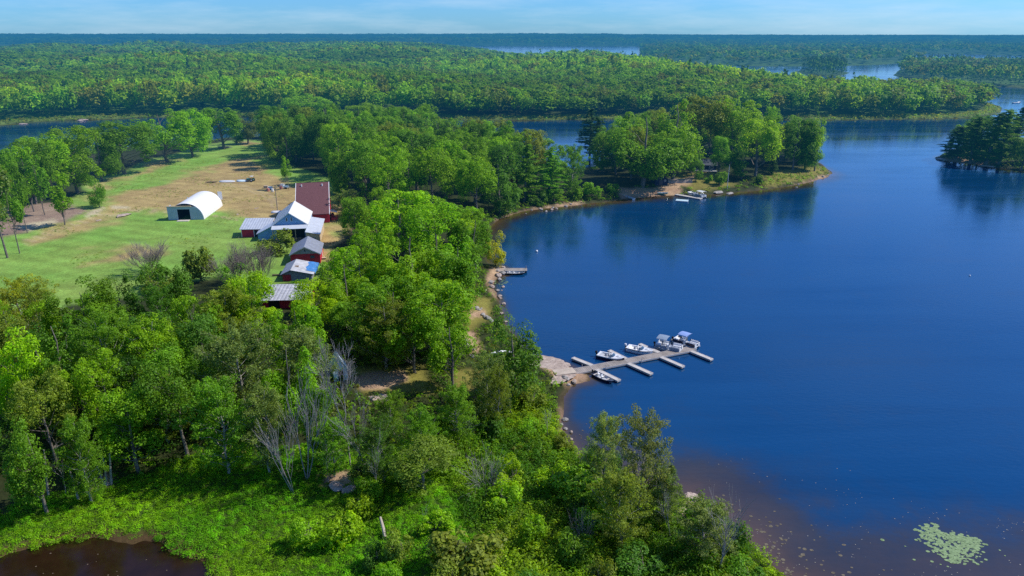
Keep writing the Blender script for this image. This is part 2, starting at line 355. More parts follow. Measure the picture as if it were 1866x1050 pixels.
def grid_mesh(name, co, na, nr):
    i = np.arange((nr-1)*na).reshape(nr-1, na)[:, :-1].reshape(-1)
    f = np.stack([i, i+1, i+na+1, i+na], 1)
    me = bpy.data.meshes.new(name); n = len(f)
    me.vertices.add(len(co)); me.vertices.foreach_set('co', co.astype(np.float32).reshape(-1))
    me.loops.add(n*4); me.polygons.add(n)
    me.loops.foreach_set('vertex_index', f[:, ::-1].astype(np.int32).reshape(-1)); me.polygons.foreach_set('loop_start', np.arange(0, n*4, 4, dtype=np.int32))
    me.polygons.foreach_set('use_smooth', np.ones(n, bool)); me.update(calc_edges=True)
    return me
FIELD = W([(-400,640),(0,650),(120,575),(260,560),(420,515),(480,545),(560,530),(612,480),(628,420),(610,340),(540,318),(492,300),(482,262),(440,262),(390,270),(300,296),(180,340),(100,395),(-60,405),(-400,430)])
DRY = [W(q) for q in ([(215,374),(330,338),(400,310),(470,296),(500,325),(620,400),(622,470),(600,500),(560,440),(440,424),(400,402),(300,398),(230,408),(120,446),(60,462),(60,450),(160,418),(180,392)],
    [(140,374),(215,338),(300,305),(330,297),(330,304),(220,346),(150,384)], [(420,275),(470,264),(478,272),(430,280)], [(560,470),(610,430),(625,480),(600,510)],
    [(190,475),(280,470),(300,482),(200,490)])]
RUTS = [W(q) for q in ([(40,459),(110,434),(180,409),(250,397),(310,399)], [(48,463),(116,438),(186,413),(254,401),(312,403)], [(345,404),(410,412),(440,418)], [(388,345),(440,350),(500,372),(506,392)], [(392,350),(438,355),(492,376),(498,396)])]
MULCH = [W([(-120,440),(15,392),(120,384),(152,402),(120,424),(30,446),(-120,470)])]
PALE = [W(q) for q in ([(205,392),(240,389),(242,395),(208,397)], [(165,397),(190,393),(180,408),(155,414)], [(330,402),(350,400),(345,406),(332,408)], [(30,428),(105,415),(112,424),(60,436)])]
SANDY = [W(q) for q in ([(900,402),(960,381),(1062,370),(1064,377),(960,390),(905,404)], [(1122,352),(1195,348),(1210,340),(1240,340),(1242,357),(1190,361),(1130,366)],
    [(958,655),(1005,650),(1080,684),(1075,702),(1030,706),(1005,692),(960,675)], [(845,620),(870,615),(875,650),(850,660)], [(893,492),(912,487),(920,492),(900,520),(905,545),(893,540),(880,520)],[(858,578),(885,570),(890,580),(862,592)],
    [(652,716),(690,702),(742,696),(745,716),(700,738),(658,737)], [(585,880),(640,882),(660,900),(600,900)], [(1240,905),(1270,905),(1270,930),(1240,930)], [(150,890),(205,876),(210,890),(160,902)],
    [(1225,345),(1265,330),(1262,345)], [(1020,740),(1040,750),(1050,830),(1020,800)], [(1440,342),(1517,316),(1510,328),(1450,342)],[(1722,294),(1800,304),(1800,300),(1730,289)])]
DRYG = [W(q) for q in ([(845,545),(900,545),(905,590),(860,620),(840,610)], [(640,700),(780,680),(790,740),(660,760)], [(1230,330),(1300,325),(1340,345),(1260,352)], [(820,690),(880,690),(880,740),(830,740)],
    [(1400,322),(1500,305),(1515,316),(1460,334),(1380,345)])]
MARSH = W([(-60,960),(130,905),(330,855),(520,835),(700,850),(980,720),(1020,760),(1060,840),(1280,920),(1430,1050),(1430,1300),(-100,1300)])
def build_ground():
    p, na, nr = polar(620, 560, math.radians(60), 36, 12500)
    s = land_sd(p); sp = sdist(p, POND)
    z = height_from(p, s, sp)
    x, y = p[:,0], p[:,1]; n = len(p)
    col = np.empty((n,3)); col[:] = (.030,.040,.012)
    def lay(mask, c): col[:] = col*(1-mask[:,None])+np.array(c)*mask[:,None]
    near = y < 420
    def soft(poly, w):
        r = np.full(n, -1e3); r[near] = sdist(p[near]+np.stack([wob(x[near]*.5, y[near]*.5), wob(y[near]*.4, x[near]*.5)], 1)*w*1.3, poly)
        return sstep(-w, w, r)
    lay(soft(MARSH, 2.5), (.045,.085,.010))
    fm = soft(FIELD, 2.0)
    lay(fm, (.175,.325,.052))
    g2 = np.clip(.5+.5*np.sin(x*.11+2*np.sin(y*.06))*np.sin(y*.16+1.7*np.sin(x*.05)), 0, 1)
    lay(fm*g2*.6, (.25,.33,.07))
    for q in DRY: lay(soft(q, 4.0)*.92, (.38,.265,.115))
    def line(poly, w):
        r = np.full(n, 1e3); pp = p[near]+np.stack([wob(x[near]*.4, y[near]*.4), wob(y[near]*.3, x[near]*.4)], 1)*.5; d = np.full(len(pp), 1e3)
        for (a0, b0), (a1, b1) in zip(poly[:-1], poly[1:]):
            e0, e1 = a1-a0, b1-b0; t = np.clip(((pp[:,0]-a0)*e0+(pp[:,1]-b0)*e1)/(e0*e0+e1*e1), 0, 1); d = np.minimum(d, np.hypot(pp[:,0]-a0-t*e0, pp[:,1]-b0-t*e1))
        r[near] = d; return 1-sstep(w*.4, w*1.6, r)
    mow = np.sin((x*.35+y*.94)*1.05+.5*np.sin(x*.05)); col *= (1+.09*fm*mow)[:,None]
    for q in RUTS: lay(line(q, .55)*.7, (.40,.31,.17))
    for q in MULCH: lay(soft(q, 1.6), (.27,.19,.14))
    for q in PALE: lay(soft(q, .8), (.46,.39,.25))
    for q in DRYG: lay(soft(q, 1.5), (.20,.18,.04))
    for q in SANDY: lay(soft(q, .7), (.40,.265,.165))
    lay(sstep(-2.6, -.6, sp)*(y < 130), (.085,.055,.022))
    # grassy, reedy rim of the far shores; wet dark edge
    d = np.hypot(x, y)
    rim = sstep(0, 2, s)*(1-sstep(9, 18, s))*sstep(420, 470, d)*(1-sstep(900, 1200, d))
    lay(rim*.9, (.14,.20,.04))
    lay(sstep(520, 640, d)*sstep(10, 20, s), (.085,.17,.030)); lay(sstep(900, 1400, d), (.060,.13,.030))
    lay((1-sstep(.1, .9, s))*(d < 420)*.6, (.09,.06,.035))
    me = grid_mesh('ground', np.column_stack([p, z]), na, nr)
    a = me.color_attributes.new('col', 'FLOAT_COLOR', 'POINT'); c4 = np.ones((n,4), np.float32); c4[:,:3] = col
    a.data.foreach_set('color', c4.reshape(-1)); me.materials.append(ground_material())
    tag(link_mesh('ground', me), kind='structure')
    p, na, nr = polar(400, 380, math.radians(60), 36, 12500)
    s = -land_sd(p); x, y = p[:,0], p[:,1]
    k = 1.2+8.5*sstep(125, 80, y)*sstep(5, 22, x)+3.6*sstep(190, 225, y)*sstep(345, 300, y)  # wider band across the bay: brown shallows plus painted dark tree reflections
    sh = np.exp(-np.maximum(s, 0)/k)
    sh = np.maximum(sh, .56*sstep(84, 64, y-.10*(x-30)+1.2*wob(x*.25, y*.25))*sstep(10, 25, x))
    me = grid_mesh('water', np.column_stack([p, np.zeros(len(p))]), na, nr)
    a = me.attributes.new('shallow_and_reflection', 'FLOAT', 'POINT'); a.data.foreach_set('value', sh.astype(np.float32))
    me.materials.append(water_material()); tag(link_mesh('water', me), kind='structure')
    # the brown pond
    c = POND.mean(0); q = [(*(c+(v-c)*1.12), .022) for v in POND]
    mb = MB().add(q, [tuple(range(len(q)))])
    mb.build('pond_water', plain('pond_brown', (.020,.0095,.0045), .12, var=.3, scale=.4, spec=.45), None)['kind'] = 'structure'
build_ground()
# ------------------------------------------------------------------ foliage builders
def unit(v): return v/(np.linalg.norm(v, axis=-1, keepdims=True)+1e-9)
def leaves(cent, nrm, size, rng, aspect=.62, bend=.25):
    """loose leaf-spray quads at cent (N,3) facing nrm"""
    n = len(cent); r = rng.normal(size=(n,3)); t = unit(np.cross(nrm, r)); b = np.cross(nrm, t)
    s = size*(.65+.7*rng.random(n))[:,None] if np.ndim(size) == 0 else size[:,None]*(.65+.7*rng.random(n))[:,None]
    d = nrm*s*bend
    return np.stack([cent+t*s*.5-d*.5, cent+b*s*.5*aspect+d*.3, cent-t*s*.5-d*.5, cent-b*s*.5*aspect+d*.3], 1)
def clump_leaves(cen, rad, n, size, rng, flat=.8, up=.35, jitter=.65, fill=.35, aspect=.62):
    cen = np.repeat(cen, n, 0); rad = np.repeat(rad, n)
    d = unit(rng.normal(size=(len(cen),3))+np.array((0,0,up)))
    rr = rad*(1-fill*rng.random(len(cen))**1.5)
    pos = cen+d*rr[:,None]*np.array((1,1,flat))
    return leaves(pos, unit(d*.75+np.array((0,0,.35))+rng.normal(size=d.shape)*jitter*.6), size, rng, aspect)
def bent(p0, p1, k, rng, wig):
    t = np.linspace(0, 1, k)[:,None]; q = p0*(1-t)+p1*t
    q[1:-1] += rng.normal(size=(k-2,3))*wig; return q
def trunk_mesh(name, limbs, mat, n=6):
    mb = MB()
    for pts, rad in limbs: mb.tube(pts, rad, n if rad[0] > .12 else 4, cap=False)
    me = bpy.data.meshes.new(name); me.from_pydata(mb.v, [], mb.f); me.materials.append(mat)
    me.polygons.foreach_set('use_smooth', [True]*len(me.polygons)); me.update(); return me
def make_broadleaf(seed, H=18., R=6., base=.22, n_clump=85, n_leaf=85, size=.46, lobes=7, rclump=1.35, flat=.85, top=1.0, thin=1.0, wig=.16):
    rng = np.random.default_rng(seed)
    zc = H*(base+(1-base)*.52); hz = H*(1-base)*.5
    L = unit(rng.normal(size=(lobes,3))+np.array((0,0,.05))); la = .55+.45*rng.random(lobes)
    d = unit(rng.normal(size=(n_clump*3,3))+np.array((0,0,-.02)))
    amp = np.max(np.clip((d@L.T-.35)/.65, 0, 1)**.6*la, 1)
    keep = np.argsort(-(amp+.35*rng.random(len(d))))[:n_clump]; d, amp = d[keep], amp[keep]
    r = (.42+.58*amp)*(.78+.26*rng.random(n_clump))
    wid = np.where(d[:,2] > 0, top, 1.0)*(1+.5*d[:,2]**2)
    cen = np.stack([d[:,0]*R*r*wid, d[:,1]*R*r*wid, zc+d[:,2]*hz*r], 1)
    ins = rng.random(n_clump) < .2; cen[ins] = (cen[ins]-np.array((0,0,zc)))*.55+np.array((0,0,zc))
    rad = rclump*(.5+.95*rng.random(n_clump)**1.3)
    V = clump_leaves(cen, rad, n_leaf, size, rng, flat)
    limbs = []; tr = (H*.016+.06)*thin; top_p = np.array((rng.normal()*.4, rng.normal()*.4, H*.8))
    sp = bent(np.array((0,0,-.4)), top_p, 7, rng, wig); limbs.append((sp, list(np.linspace(tr*1.25, tr*.2, 7))))
    for c in cen[rng.permutation(n_clump)[:26]]:
        k = np.clip((c[2]/H-.22)/.75, .18, .82)+rng.random()*.04; s0 = sp[0]*(1-k)+sp[-1]*k
        i = min(int(k*6), 5); f = k*6-i; s0 = sp[i]*(1-f)+sp[i+1]*f
        s0[2] = min(s0[2], c[2]-.3) if c[2] > H*.3 else s0[2]
        q = bent(s0, c, 5, rng, .22); limbs.append((q, list(np.linspace(tr*.42*(1.1-k), .03, 5))))
    return V, limbs
def make_airy(seed, H=16., R=4.2, size=.30, n_limb=46, n_leaf=52):
    """open, feathery crown on several rising limbs"""
    rng = np.random.default_rng(seed); limbs, cen, rad = [], [], []
    sp = bent(np.array((0,0,-.4)), np.array((rng.normal()*.5, rng.normal()*.5, H*.93)), 8, rng, .2)
    limbs.append((sp, list(np.linspace(.26, .04, 8))))
    for k in range(n_limb):
        f = .08+.88*k/n_limb; i = min(int(f*7), 6); s0 = sp[i]*(1-(f*7-i))+sp[i+1]*(f*7-i)
        a = k*2.4+rng.random(); ln = R*(1.15-abs(f-.42)*1.35)*(.75+.45*rng.random()); ln = max(ln, .7)
        tip = s0+np.array((math.cos(a)*ln, math.sin(a)*ln, ln*(.45+.5*rng.random())))
        q = bent(s0, tip, 5, rng, .15); limbs.append((q, list(np.linspace(.09*(1.15-f), .015, 5))))
        for t in np.linspace(.3, 1.05, 6):
            c = s0*(1-t)+tip*t+rng.normal(size=3)*.32; cen.append(c); rad.append(.74*(.7+.6*rng.random()))
    V = clump_leaves(np.array(cen), np.array(rad), n_leaf, size, rng, .8, .2, .9, .6, .5)
    return V, limbs
def make_pine(seed, H=20., R=4.2, base=.12, n_leaf=26, size=.5, gap=.9, droop=-.02, cone=.75, irregular=.3):
    rng = np.random.default_rng(seed); limbs, cen, rad = [], [], []
    sp = bent(np.array((0,0,-.4)), np.array((rng.normal()*.25, rng.normal()*.25, H)), 7, rng, .08)
    limbs.append((sp, list(np.linspace(H*.014+.05, .03, 7)))); z = H*base
    while z < H*.985:
        f = z/H; ln0 = R*((1-f)**cone)*(1.0 if f > base+.12 else .65)+.25
        for k in range(5 if ln0 > 1 else 4):
            a = rng.random()*2*PI; ln = ln0*(1-irregular+2*irregular*rng.random()*.8)
            s0 = np.array((sp[0][0]*(1-f)+sp[-1][0]*f, sp[0][1]*(1-f)+sp[-1][1]*f, z+rng.normal()*.15))
            tip = s0+np.array((math.cos(a)*ln, math.sin(a)*ln, ln*(droop+.16*rng.random())))
            limbs.append((np.array([s0, tip]), [.05*(1.2-f), .012]))
            m = max(2, int(ln/.62))
            for t in np.linspace(.25, 1.0, m):
                cen.append(s0*(1-t)+tip*t+np.array((0,0,.05))+rng.normal(size=3)*.12); rad.append((.32+.42*ln/R)*(.7+.5*rng.random()))
        z += gap*(.75+.5*rng.random())*(1.15-.55*f)
    V = clump_leaves(np.array(cen), np.array(rad), n_leaf, size, rng, .38, .5, .8, .6, .35)
    return V, limbs
def make_slim(seed, H=14., R=3.0, base=.26):
    return make_broadleaf(seed, H, R, base, 46, 70, .42, 6, 1.0, 1.05, .8, .5, .08)
def grow(limbs, p, d, ln, rad, depth, rng, spread, up, kids, minr, seg=4, shrink=.68):
    q = [p]; dd = d.copy()
    for _ in range(seg-1):
        dd = unit(dd+rng.normal(size=3)*.13+np.array((0,0,up*.12))); q.append(q[-1]+dd*ln/(seg-1))
    q = np.array(q); limbs.append((q, list(np.linspace(rad, max(rad*.55, minr), seg))))
    if depth == 0: return
    for k in range(kids):
        t = .35+.65*(k+rng.random())/kids; i = min(int(t*(seg-1)), seg-2); f = t*(seg-1)-i
        s0 = q[i]*(1-f)+q[i+1]*f
        nd = unit(dd+unit(rng.normal(size=3))*spread+np.array((0,0,up)))
        grow(limbs, s0, nd, ln*shrink*(.7+.5*rng.random()), max(rad*.52, minr), depth-1, rng, spread, up, kids, minr, seg, shrink)
def make_bare(seed, H=13., stems=1, depth=3, spread=.75, up=.12, kids=4, rad=.17, minr=.022, fan=.25, ln=.62):
    rng = np.random.default_rng(seed); limbs = []
    for k in range(stems):
        a = 2*PI*k/max(stems,1)+rng.random(); d = unit(np.array((math.cos(a)*fan, math.sin(a)*fan, 1.0)))
        grow(limbs, np.array((math.cos(a)*.15*(stems > 1), math.sin(a)*.15*(stems > 1), -.3)), d, H*ln, rad*(.75+.4*rng.random()), depth, rng, spread, up, kids, minr)
    return limbs
def make_fork(seed, H=18.):
    rng = np.random.default_rng(seed); limbs = []
    A = lambda *p: np.array([(x*H, y*H, z*H) for x, y, z in p])
    for pts, r0, r1, kids in ((A((.02,0,-.02),(.015,0,.15),(.01,0,.28),(-.015,.01,.40)), .24, .17, 0), (A((-.015,.01,.40),(-.075,.0,.52),(-.14,-.01,.68),(-.165,0,.84),(-.17,.01,.98)), .15, .03, 9),
        (A((-.015,.01,.40),(.02,.01,.50),(.015,.02,.62),(-.02,.02,.74),(-.01,.03,.92)), .12, .03, 8), (A((-.075,0,.52),(-.12,.02,.62),(-.24,.03,.72),(-.27,.04,.86)), .08, .02, 7), (A((.015,.02,.62),(.07,.0,.74),(.10,0,.93)), .07, .02, 6)):
        limbs.append((pts, list(np.linspace(r0, r1, len(pts)))))
        for k in range(kids):
            t = (.25+.75*(k+rng.random())/kids)*(len(pts)-1); i = min(int(t), len(pts)-2); p = pts[i]*(1-t+i)+pts[i+1]*(t-i)
            grow(limbs, p, unit(pts[-1]-pts[0]+np.array((0,0,.3))+rng.normal(size=3)*3.4), H*.15, .045, 2, rng, .6, .25, 4, .018)
    return limbs
VAR = {}
def store(kind, V, limbs, bark='bark'):
    VAR.setdefault(kind, []).append((quad_mesh(kind+'_crown', V, M['leaf']), trunk_mesh(kind+'_trunk', limbs, M[bark]), max(V[:,:,2].max(), 1), np.percentile(np.hypot(V[:,:,0], V[:,:,1]), 96)))
for s in range(8): store('maple', *make_broadleaf(100+s, 18, 6.2+.5*(s%3), .03+.03*(s%2), 112+8*(s%4), 96, .36+.03*(s%3), 4+s%6, 1.3+.1*(s%3), thin=.85))
for s in range(3): store('round', *make_broadleaf(140+s, 15, 5.4, .03, 110, 95, .36, 9, 1.3, .9))
for s in range(3): store('lofty', *make_broadleaf(170+s, 20, 5.0, .05, 110, 92, .37, 7, 1.3, 1.0, .85, thin=.8))
for s in range(3): store('airy', *make_airy(200+s, 16, 4.3+.3*s), bark='pale_bark')
for s in range(3): store('pine', *make_pine(230+s, 21, 4.6, .12))
for s in range(2): store('spruce', *make_pine(250+s, 16, 2.9, .04, 26, .42, .62, -.18, 1.0, .12))
for s in range(3): store('slim', *make_slim(270+s))
for s in range(3): store('shrub', *make_broadleaf(290+s, 4.2, 2.5, -.05, 46, 64, .34, 6, .8, .9))
BARE = dict(
    snag=[trunk_mesh('snag_trunk', make_bare(300+s, 15, 1, 3, .62, .22, 4, .20, .022), M['dead_wood']) for s in range(3)],
    fork=[trunk_mesh('fork_trunk', make_fork(311), M['dead_wood'])],
    leaner=[trunk_mesh('leaner_trunk', make_bare(320+s, 14, 3, 2, .40, .3, 5, .13, .022, .18, .8), M['dead_wood']) for s in range(2)],
    haze=[trunk_mesh('twiggy_trunk', make_bare(340+s, 8, 7, 3, .42, .3, 6, .075, .012, .5, .55), M['dead_twig']) for s in range(2)],
    brush=[trunk_mesh('brush_trunk', make_bare(360+s, 5, 9, 2, .6, .05, 5, .05, .014, .9, .7), M['dead_wood']) for s in range(2)],
)
TINT = {'lime': (.275,.470,.010), 'bright': (.195,.385,.012), 'mid': (.142,.300,.016), 'deep': (.090,.210,.020), 'dark': (.046,.112,.020),
    'olive': (.190,.255,.028), 'sage': (.175,.250,.055), 'yellow': (.330,.370,.022), 'blue': (.050,.130,.048), 'rust': (.28,.11,.02), 'silver': (.215,.290,.085)}
TINT_WORD = {'lime':'lime green', 'bright':'bright green', 'mid':'mid green', 'deep':'deep green', 'dark':'very dark green', 'olive':'olive green', 'sage':'grey green',
    'yellow':'yellowish green', 'blue':'bluish green', 'rust':'rusty brown', 'silver':'pale grey green'}
KIND_WORD = {'maple':'broadleaf tree', 'round':'round-crowned tree', 'lofty':'tall narrow tree', 'airy':'feathery tree', 'pine':'layered pine tree',
    'spruce':'conical spruce', 'slim':'slim tree on a bare lower trunk', 'shrub':'leafy bush'}
KIND_NAME = {'maple':'broadleaf_tree', 'round':'round_crowned_tree', 'lofty':'tall_broadleaf_tree', 'airy':'feathery_tree', 'pine':'pine_tree', 'spruce':'spruce_tree', 'slim':'slim_tree', 'shrub':'bush'}
TREES = []   # x, y, r
PENDING = {}
def put_tree(kind, tint, x, y, h, r, label=None, group=None, zone=None, lean=0.0):
    i = random.randrange(len(VAR[kind])); cm, tm, H0, R0 = VAR[kind][i]
    cat = 'bush' if kind == 'shrub' else 'tree'
    g = max(hgt(x, y), .0)
    o = thing(KIND_NAME[kind], label, cat, (x, y, g-.05), random.random()*2*PI, group)
    o.scale = (r/R0, r/R0, h/H0)
    if lean: o.rotation_euler[1] = lean
    c = link_mesh('crown', cm, o); t = link_mesh('trunk', tm, o)
    j = [random.uniform(.86, 1.16) for _ in range(3)]; b = random.uniform(.85, 1.15)
    c.color = tuple(TINT[tint][k]*1.12*(.5+.5*j[k])*b for k in range(3))+(1,)
    TREES.append((x, y, r))
    if label is None: PENDING.setdefault((zone, tint, kind), []).append(o)
    return o
def by_base(px, pyb, pyt, wpx):
    x, y, g = atg(px, pyb); d = proj(x, y, g)[2]
    zt = CAM_H-y*math.tan(PITCH+math.atan((pyt-525)/FOC))
    return x, y, zt-g, wpx/2*d/FOC
def by_top(px, pyt, h, wpx):
    g = 2.0
    for _ in range(5):
        x, y = at(px, pyt, g+h); g = max(hgt(x, y), 0)
    return x, y, h, wpx/2*proj(x, y, g+h*.6)[2]/FOC
# ------------------------------------------------------------------ trees placed one by one
# places that stay open to the camera: (px, py) of things and ground that no scattered crown may cover
CLEAR = [(40,480),(100,450),(150,470),(200,440),(250,455),(250,420),(330,450),(350,420),(150,430),(450,425),(470,430),(560,395),(540,380),(575,410),(560,450),(590,465),
    (550,480),(570,480),(525,500),(545,500),(500,525),(510,540),(530,530),(560,532),(620,655),(612,655),(628,655),(585,440),(608,440),(610,420),(600,385),(340,385),(390,370),(565,350),(520,350),
    (690,722),(720,728),(740,705),(865,575),(880,560),(862,600),(895,520),(890,505),(1000,672),(985,665),(1030,665),(925,492),(600,630),(620,700),(545,760),(520,740),(630,780),(540,840),
    (300,900),(200,930),(400,880),(100,960),(480,930),(275,470),(430,480),(480,480),(390,480),(855,640),
    (930,385),(1000,378),(1150,357),(1200,325),(1220,352),(1285,300),(1260,355),(1280,335),(1330,345),(1400,335),(1470,322),(1325,300),(1060,275),(1062,300),(1000,240),(1040,250),
    (340,310),(420,280),(460,270),(420,310),(440,330),(500,345),(300,330),(220,340),(160,380),(90,400),(40,415),(970,655),(620,888),(640,893),(600,884),(703,975),(696,958),(885,885),(870,865),(900,860),(1255,914)]
def covers(x, y, g, h, r):
    px, pb, d = proj(x, y, g+h*.12); _, pt, _ = proj(x, y, g+h); w = r*FOC/d*.92
    return any(abs(qx-px) < w and pt < qy < pb for qx, qy in CLEAR)
def scatter(zone, poly, gap, kinds, tints, hr, rr, limit, check=True, edge=0.0):
    lo, hi = poly.min(0), poly.max(0); n = 0; misses = 0
    while n < limit and misses < 500:
        x, y = lo+(hi-lo)*np.array((random.random(), random.random())); misses += 1
        if sdist((x, y), poly)[0] < edge: continue
        h, r = random.uniform(*hr), random.uniform(*rr)
        if any((x-a)**2+(y-b)**2 < (max(gap, .50*(r+c) if gap > 4 else gap))**2 for a, b, c in TREES): continue
        g = hgt(x, y)
        if g < .1 or (check and covers(x, y, g, h, r)): continue
        put_tree(random.choice(kinds), random.choice(tints), x, y, h, r, zone=zone); n += 1; misses = 0
def B(kind, tint, px, pb, pt, w, label, lean=0.0): put_tree(kind, tint, *by_base(px, pb, pt, w), label=label, lean=lean)
def T(kind, tint, px, pt, h, w, label, lean=0.0): put_tree(kind, tint, *by_top(px, pt, h, w), label=label, lean=lean)
# row of big crowns behind the field
B('maple','bright',142,352,228,110,'big rounded broadleaf tree at the field edge, widest of the left end of the row')
B('maple','mid',228,318,216,115,'wide mid green broadleaf tree second from the left end of the field row')
B('maple','bright',306,296,200,100,'tall broad tree in the middle of the row behind the field, before the left lake')
B('round','bright',352,286,198,74,'round sunny tree right of the tallest one in the row behind the field')
B('lofty','mid',408,272,196,67,'narrow tree standing last in the row beside the far end of the field')
B('lofty','sage',452,262,205,44,'pale narrow tree at the top end of the field in front of the lake')
B('round','mid',432,264,238,30,'low round bush-like tree between the last two trees of the field row')
B('maple','mid',186,330,240,72,'smaller broadleaf tree between the two widest crowns of the field row')
B('lofty','bright',100,362,246,72,'tall tree at the left end of the field row, behind the bare trunks')
B('slim','sage',14,470,262,66,'tallest slim tree with pale stems on the mulched ground at the picture edge')
B('slim','mid',36,462,300,40,'slim tree with bare stem on the mulch next to the picture edge')
B('slim','bright',62,386,265,44,'slim tree standing furthest back on the mulched ground')
B('slim','mid',82,392,280,34,'slim trunked tree at the back rim of the mulched ground')
B('slim','mid',50,425,290,34,'thin tree in the middle of the mulched ground')
B('slim','bright',118,410,312,46,'leafy slim tree at the right end of the mulched ground')
B('round','mid',182,378,318,32,'small lone round tree standing in the open field with its shadow on the grass')
B('lofty','mid',28,400,270,56,'leafy tree behind the slim trunks at the left picture edge')
B('maple','mid',66,372,250,84,'broad crown behind the mulched ground, left of the widest field tree')
B('maple','mid',10,352,268,96,'broad crown at the picture edge before the left lake')
# wood behind the red-brown roof
HILL = W([(487,300),(520,272),(640,266),(780,280),(900,305),(1000,325),(1055,335),(1060,356),(1000,366),(915,388),(895,402),(820,420),(720,415),(650,400),(622,372),(610,330),(560,322),(515,322)])
B('slim','bright',526,345,283,20,'thin pale young tree at the left corner of the red-brown roof')
T('maple','bright',560,172,20,90,'highest bright crown on top of the wood behind the red-brown roof')
T('maple','mid',500,190,19,80,'crown at the field corner of the wood, left of its highest tree')
T('maple','deep',590,196,20,84,'dark rounded crown below the highest tree of the wood')
T('maple','bright',660,185,20,96,'sunny crown right of the highest tree on the wooded rise')
T('maple','bright',745,192,20,90,'sunny crown at the right shoulder of the wooded rise')
T('maple','mid',820,216,19,86,'crown on the sloping right skyline of the wooded rise')
T('maple','bright',944,240,19,76,'crown low on the right skyline of the wood, beside the channel')
T('maple','mid',1000,252,17,70,'last broad crown of the wooded skyline before the gap of water')
T('maple','bright',890,222,20,84,'crown at the low right skyline of the wood, before the far channel')
B('airy','sage',636,398,345,56,'grey leaved low tree in the shade beside the red-brown roof')
B('lofty','rust',934,366,308,20,'rusty brown dying tree at the shore end of the wood')
B('pine','mid',955,368,262,62,'pine with layered branches at the shore beside the rusty tree')
B('pine','mid',1000,360,268,60,'pine by the shore halfway along the wooded neck')
B('airy','mid',1040,354,262,56,'feathery tree at the narrow gap where water shows through')
scatter('wood behind the red-brown roof', HILL, 7.0, ['maple','maple','round','lofty','maple','lofty'], ['bright','mid','mid','deep','olive','bright'], (18,24), (6.0,8.4), 84)
# wooded point across the bay
POINT = W([(1078,335),(1090,312),(1130,288),(1250,268),(1400,270),(1470,292),(1492,304),(1430,312),(1380,316),(1345,312),(1300,300),(1262,306),(1240,330),(1190,338),(1130,345)])
T('pine','blue',1078,196,24,46,'tall dark pine at the left corner of the wooded point, beside the gap of water')
T('pine','dark',1092,212,22,50,'dark pine next to the tall one at the left corner of the point')
B('maple','mid',1170,342,207,128,'broad crown on the left of the point, left of the small navy shed')
B('maple','bright',1225,330,182,98,'big crown above the small navy shed on the point')
B('maple','olive',1270,300,170,103,'pale olive crown highest on top of the wooded point')
B('maple','bright',1330,300,174,92,'bright crown right of the highest one on the point')
B('pine','mid',1258,316,235,44,'pine standing right behind the grey roofed cabin')
B('lofty','mid',1308,322,248,40,'narrow tree right of the grey roofed cabin')
B('lofty','lime',1376,322,217,71,'lime green tree standing out at the front of the point')
B('round','deep',1350,326,270,44,'dark low round tree in front of the lime green one on the point')
B('spruce','dark',1406,318,276,18,'small dark cone shaped conifer on the grass of the point')
B('maple','mid',1418,298,208,73,'crown behind the dark cone shaped conifer on the point')
B('round','mid',1466,309,226,52,'round crown second from the tip of the point')
B('maple','deep',1444,310,214,75,'dark crown near the tip of the point')
B('lofty','bright',1484,312,214,41,'tall bright tree last at the tip of the point')
B('round','mid',1268,330,290,26,'small tree in front of the grey roofed cabin')
B('shrub','mid',1290,333,318,16,'round bush on the lawn in front of the grey roofed cabin')
B('shrub','mid',1312,338,312,24,'bush left of the flagpole on the point')
B('shrub','deep',1380,335,316,18,'low bush on the grassy shore of the point')
scatter('wooded point', POINT, 7.0, ['maple','maple','lofty','pine','round'], ['bright','mid','mid','deep','olive'], (16,22), (5.2,7.2), 44)
# dark evergreen island at the right
ISLE = W([(1722,284),(1740,292),(1800,298),(1866,306),(1960,318),(1960,275),(1866,262),(1790,266),(1745,276)])
for (px, pb, pt, w, k, t, l) in [(1742,288,230,56,'pine','dark','dark pine at the left tip of the evergreen island'), (1768,292,212,66,'pine','deep','dark pine second from the left tip of the island'),
    (1796,297,205,70,'pine','deep','full pine in the left half of the evergreen island'), (1820,298,199,66,'pine','mid','sunlit pine in the middle of the evergreen island'),
    (1846,286,192,40,'pine','dark','tallest pine on the island with bare tiers against the water'), (1862,304,226,44,'round','deep','round dark crown on the island by the picture edge'),
    (1728,286,252,22,'spruce','dark','short conifer at the very tip of the evergreen island')]: B(k, t, px, pb, pt, w, l)
scatter('evergreen island', ISLE, 4.6, ['pine','lofty','lofty','round'], ['deep','deep','mid','mid'], (14,20), (3.8,5.4), 18, False)
# trees between the houses and the bay
T('maple','lime',722,352,19,150,'big lime green crown above the small houses, nearest the red-brown roof')
T('maple','bright',676,408,15,90,'bright crown beside the white roofed house, right of it')
T('maple','bright',798,372,19,120,'bright crown on the bay side behind the lime green one')
T('maple','mid',862,392,16,80,'crown at the bay edge above the little dock')
T('round','yellow',902,420,10,40,'yellowish low tree overhanging the water near the little dock')
T('maple','bright',655,446,16,110,'crown right of the red shed with the grey gable roof')
T('maple','bright',745,424,18,140,'large bright crown in the middle between the houses and the bay')
T('maple','mid',835,440,17,110,'wide crown by the bay, left of the little dock')
T('maple','lime',568,512,13,88,'lime crown hiding the lower right corner of the lowest metal roof')
T('maple','bright',625,474,15,100,'bright crown right beside the blue tarped shed')
T('maple','mid',715,498,17,130,'mid green crown behind the stony lawn, left side')
T('maple','bright',800,512,17,130,'bright crown left of the stony shore below the little dock')
T('airy','olive',696,540,14,120,'feathery olive crown above the bare earth clearing')
T('maple','bright',750,566,12,110,'bright crown beside the bare earth clearing, on its bay side')
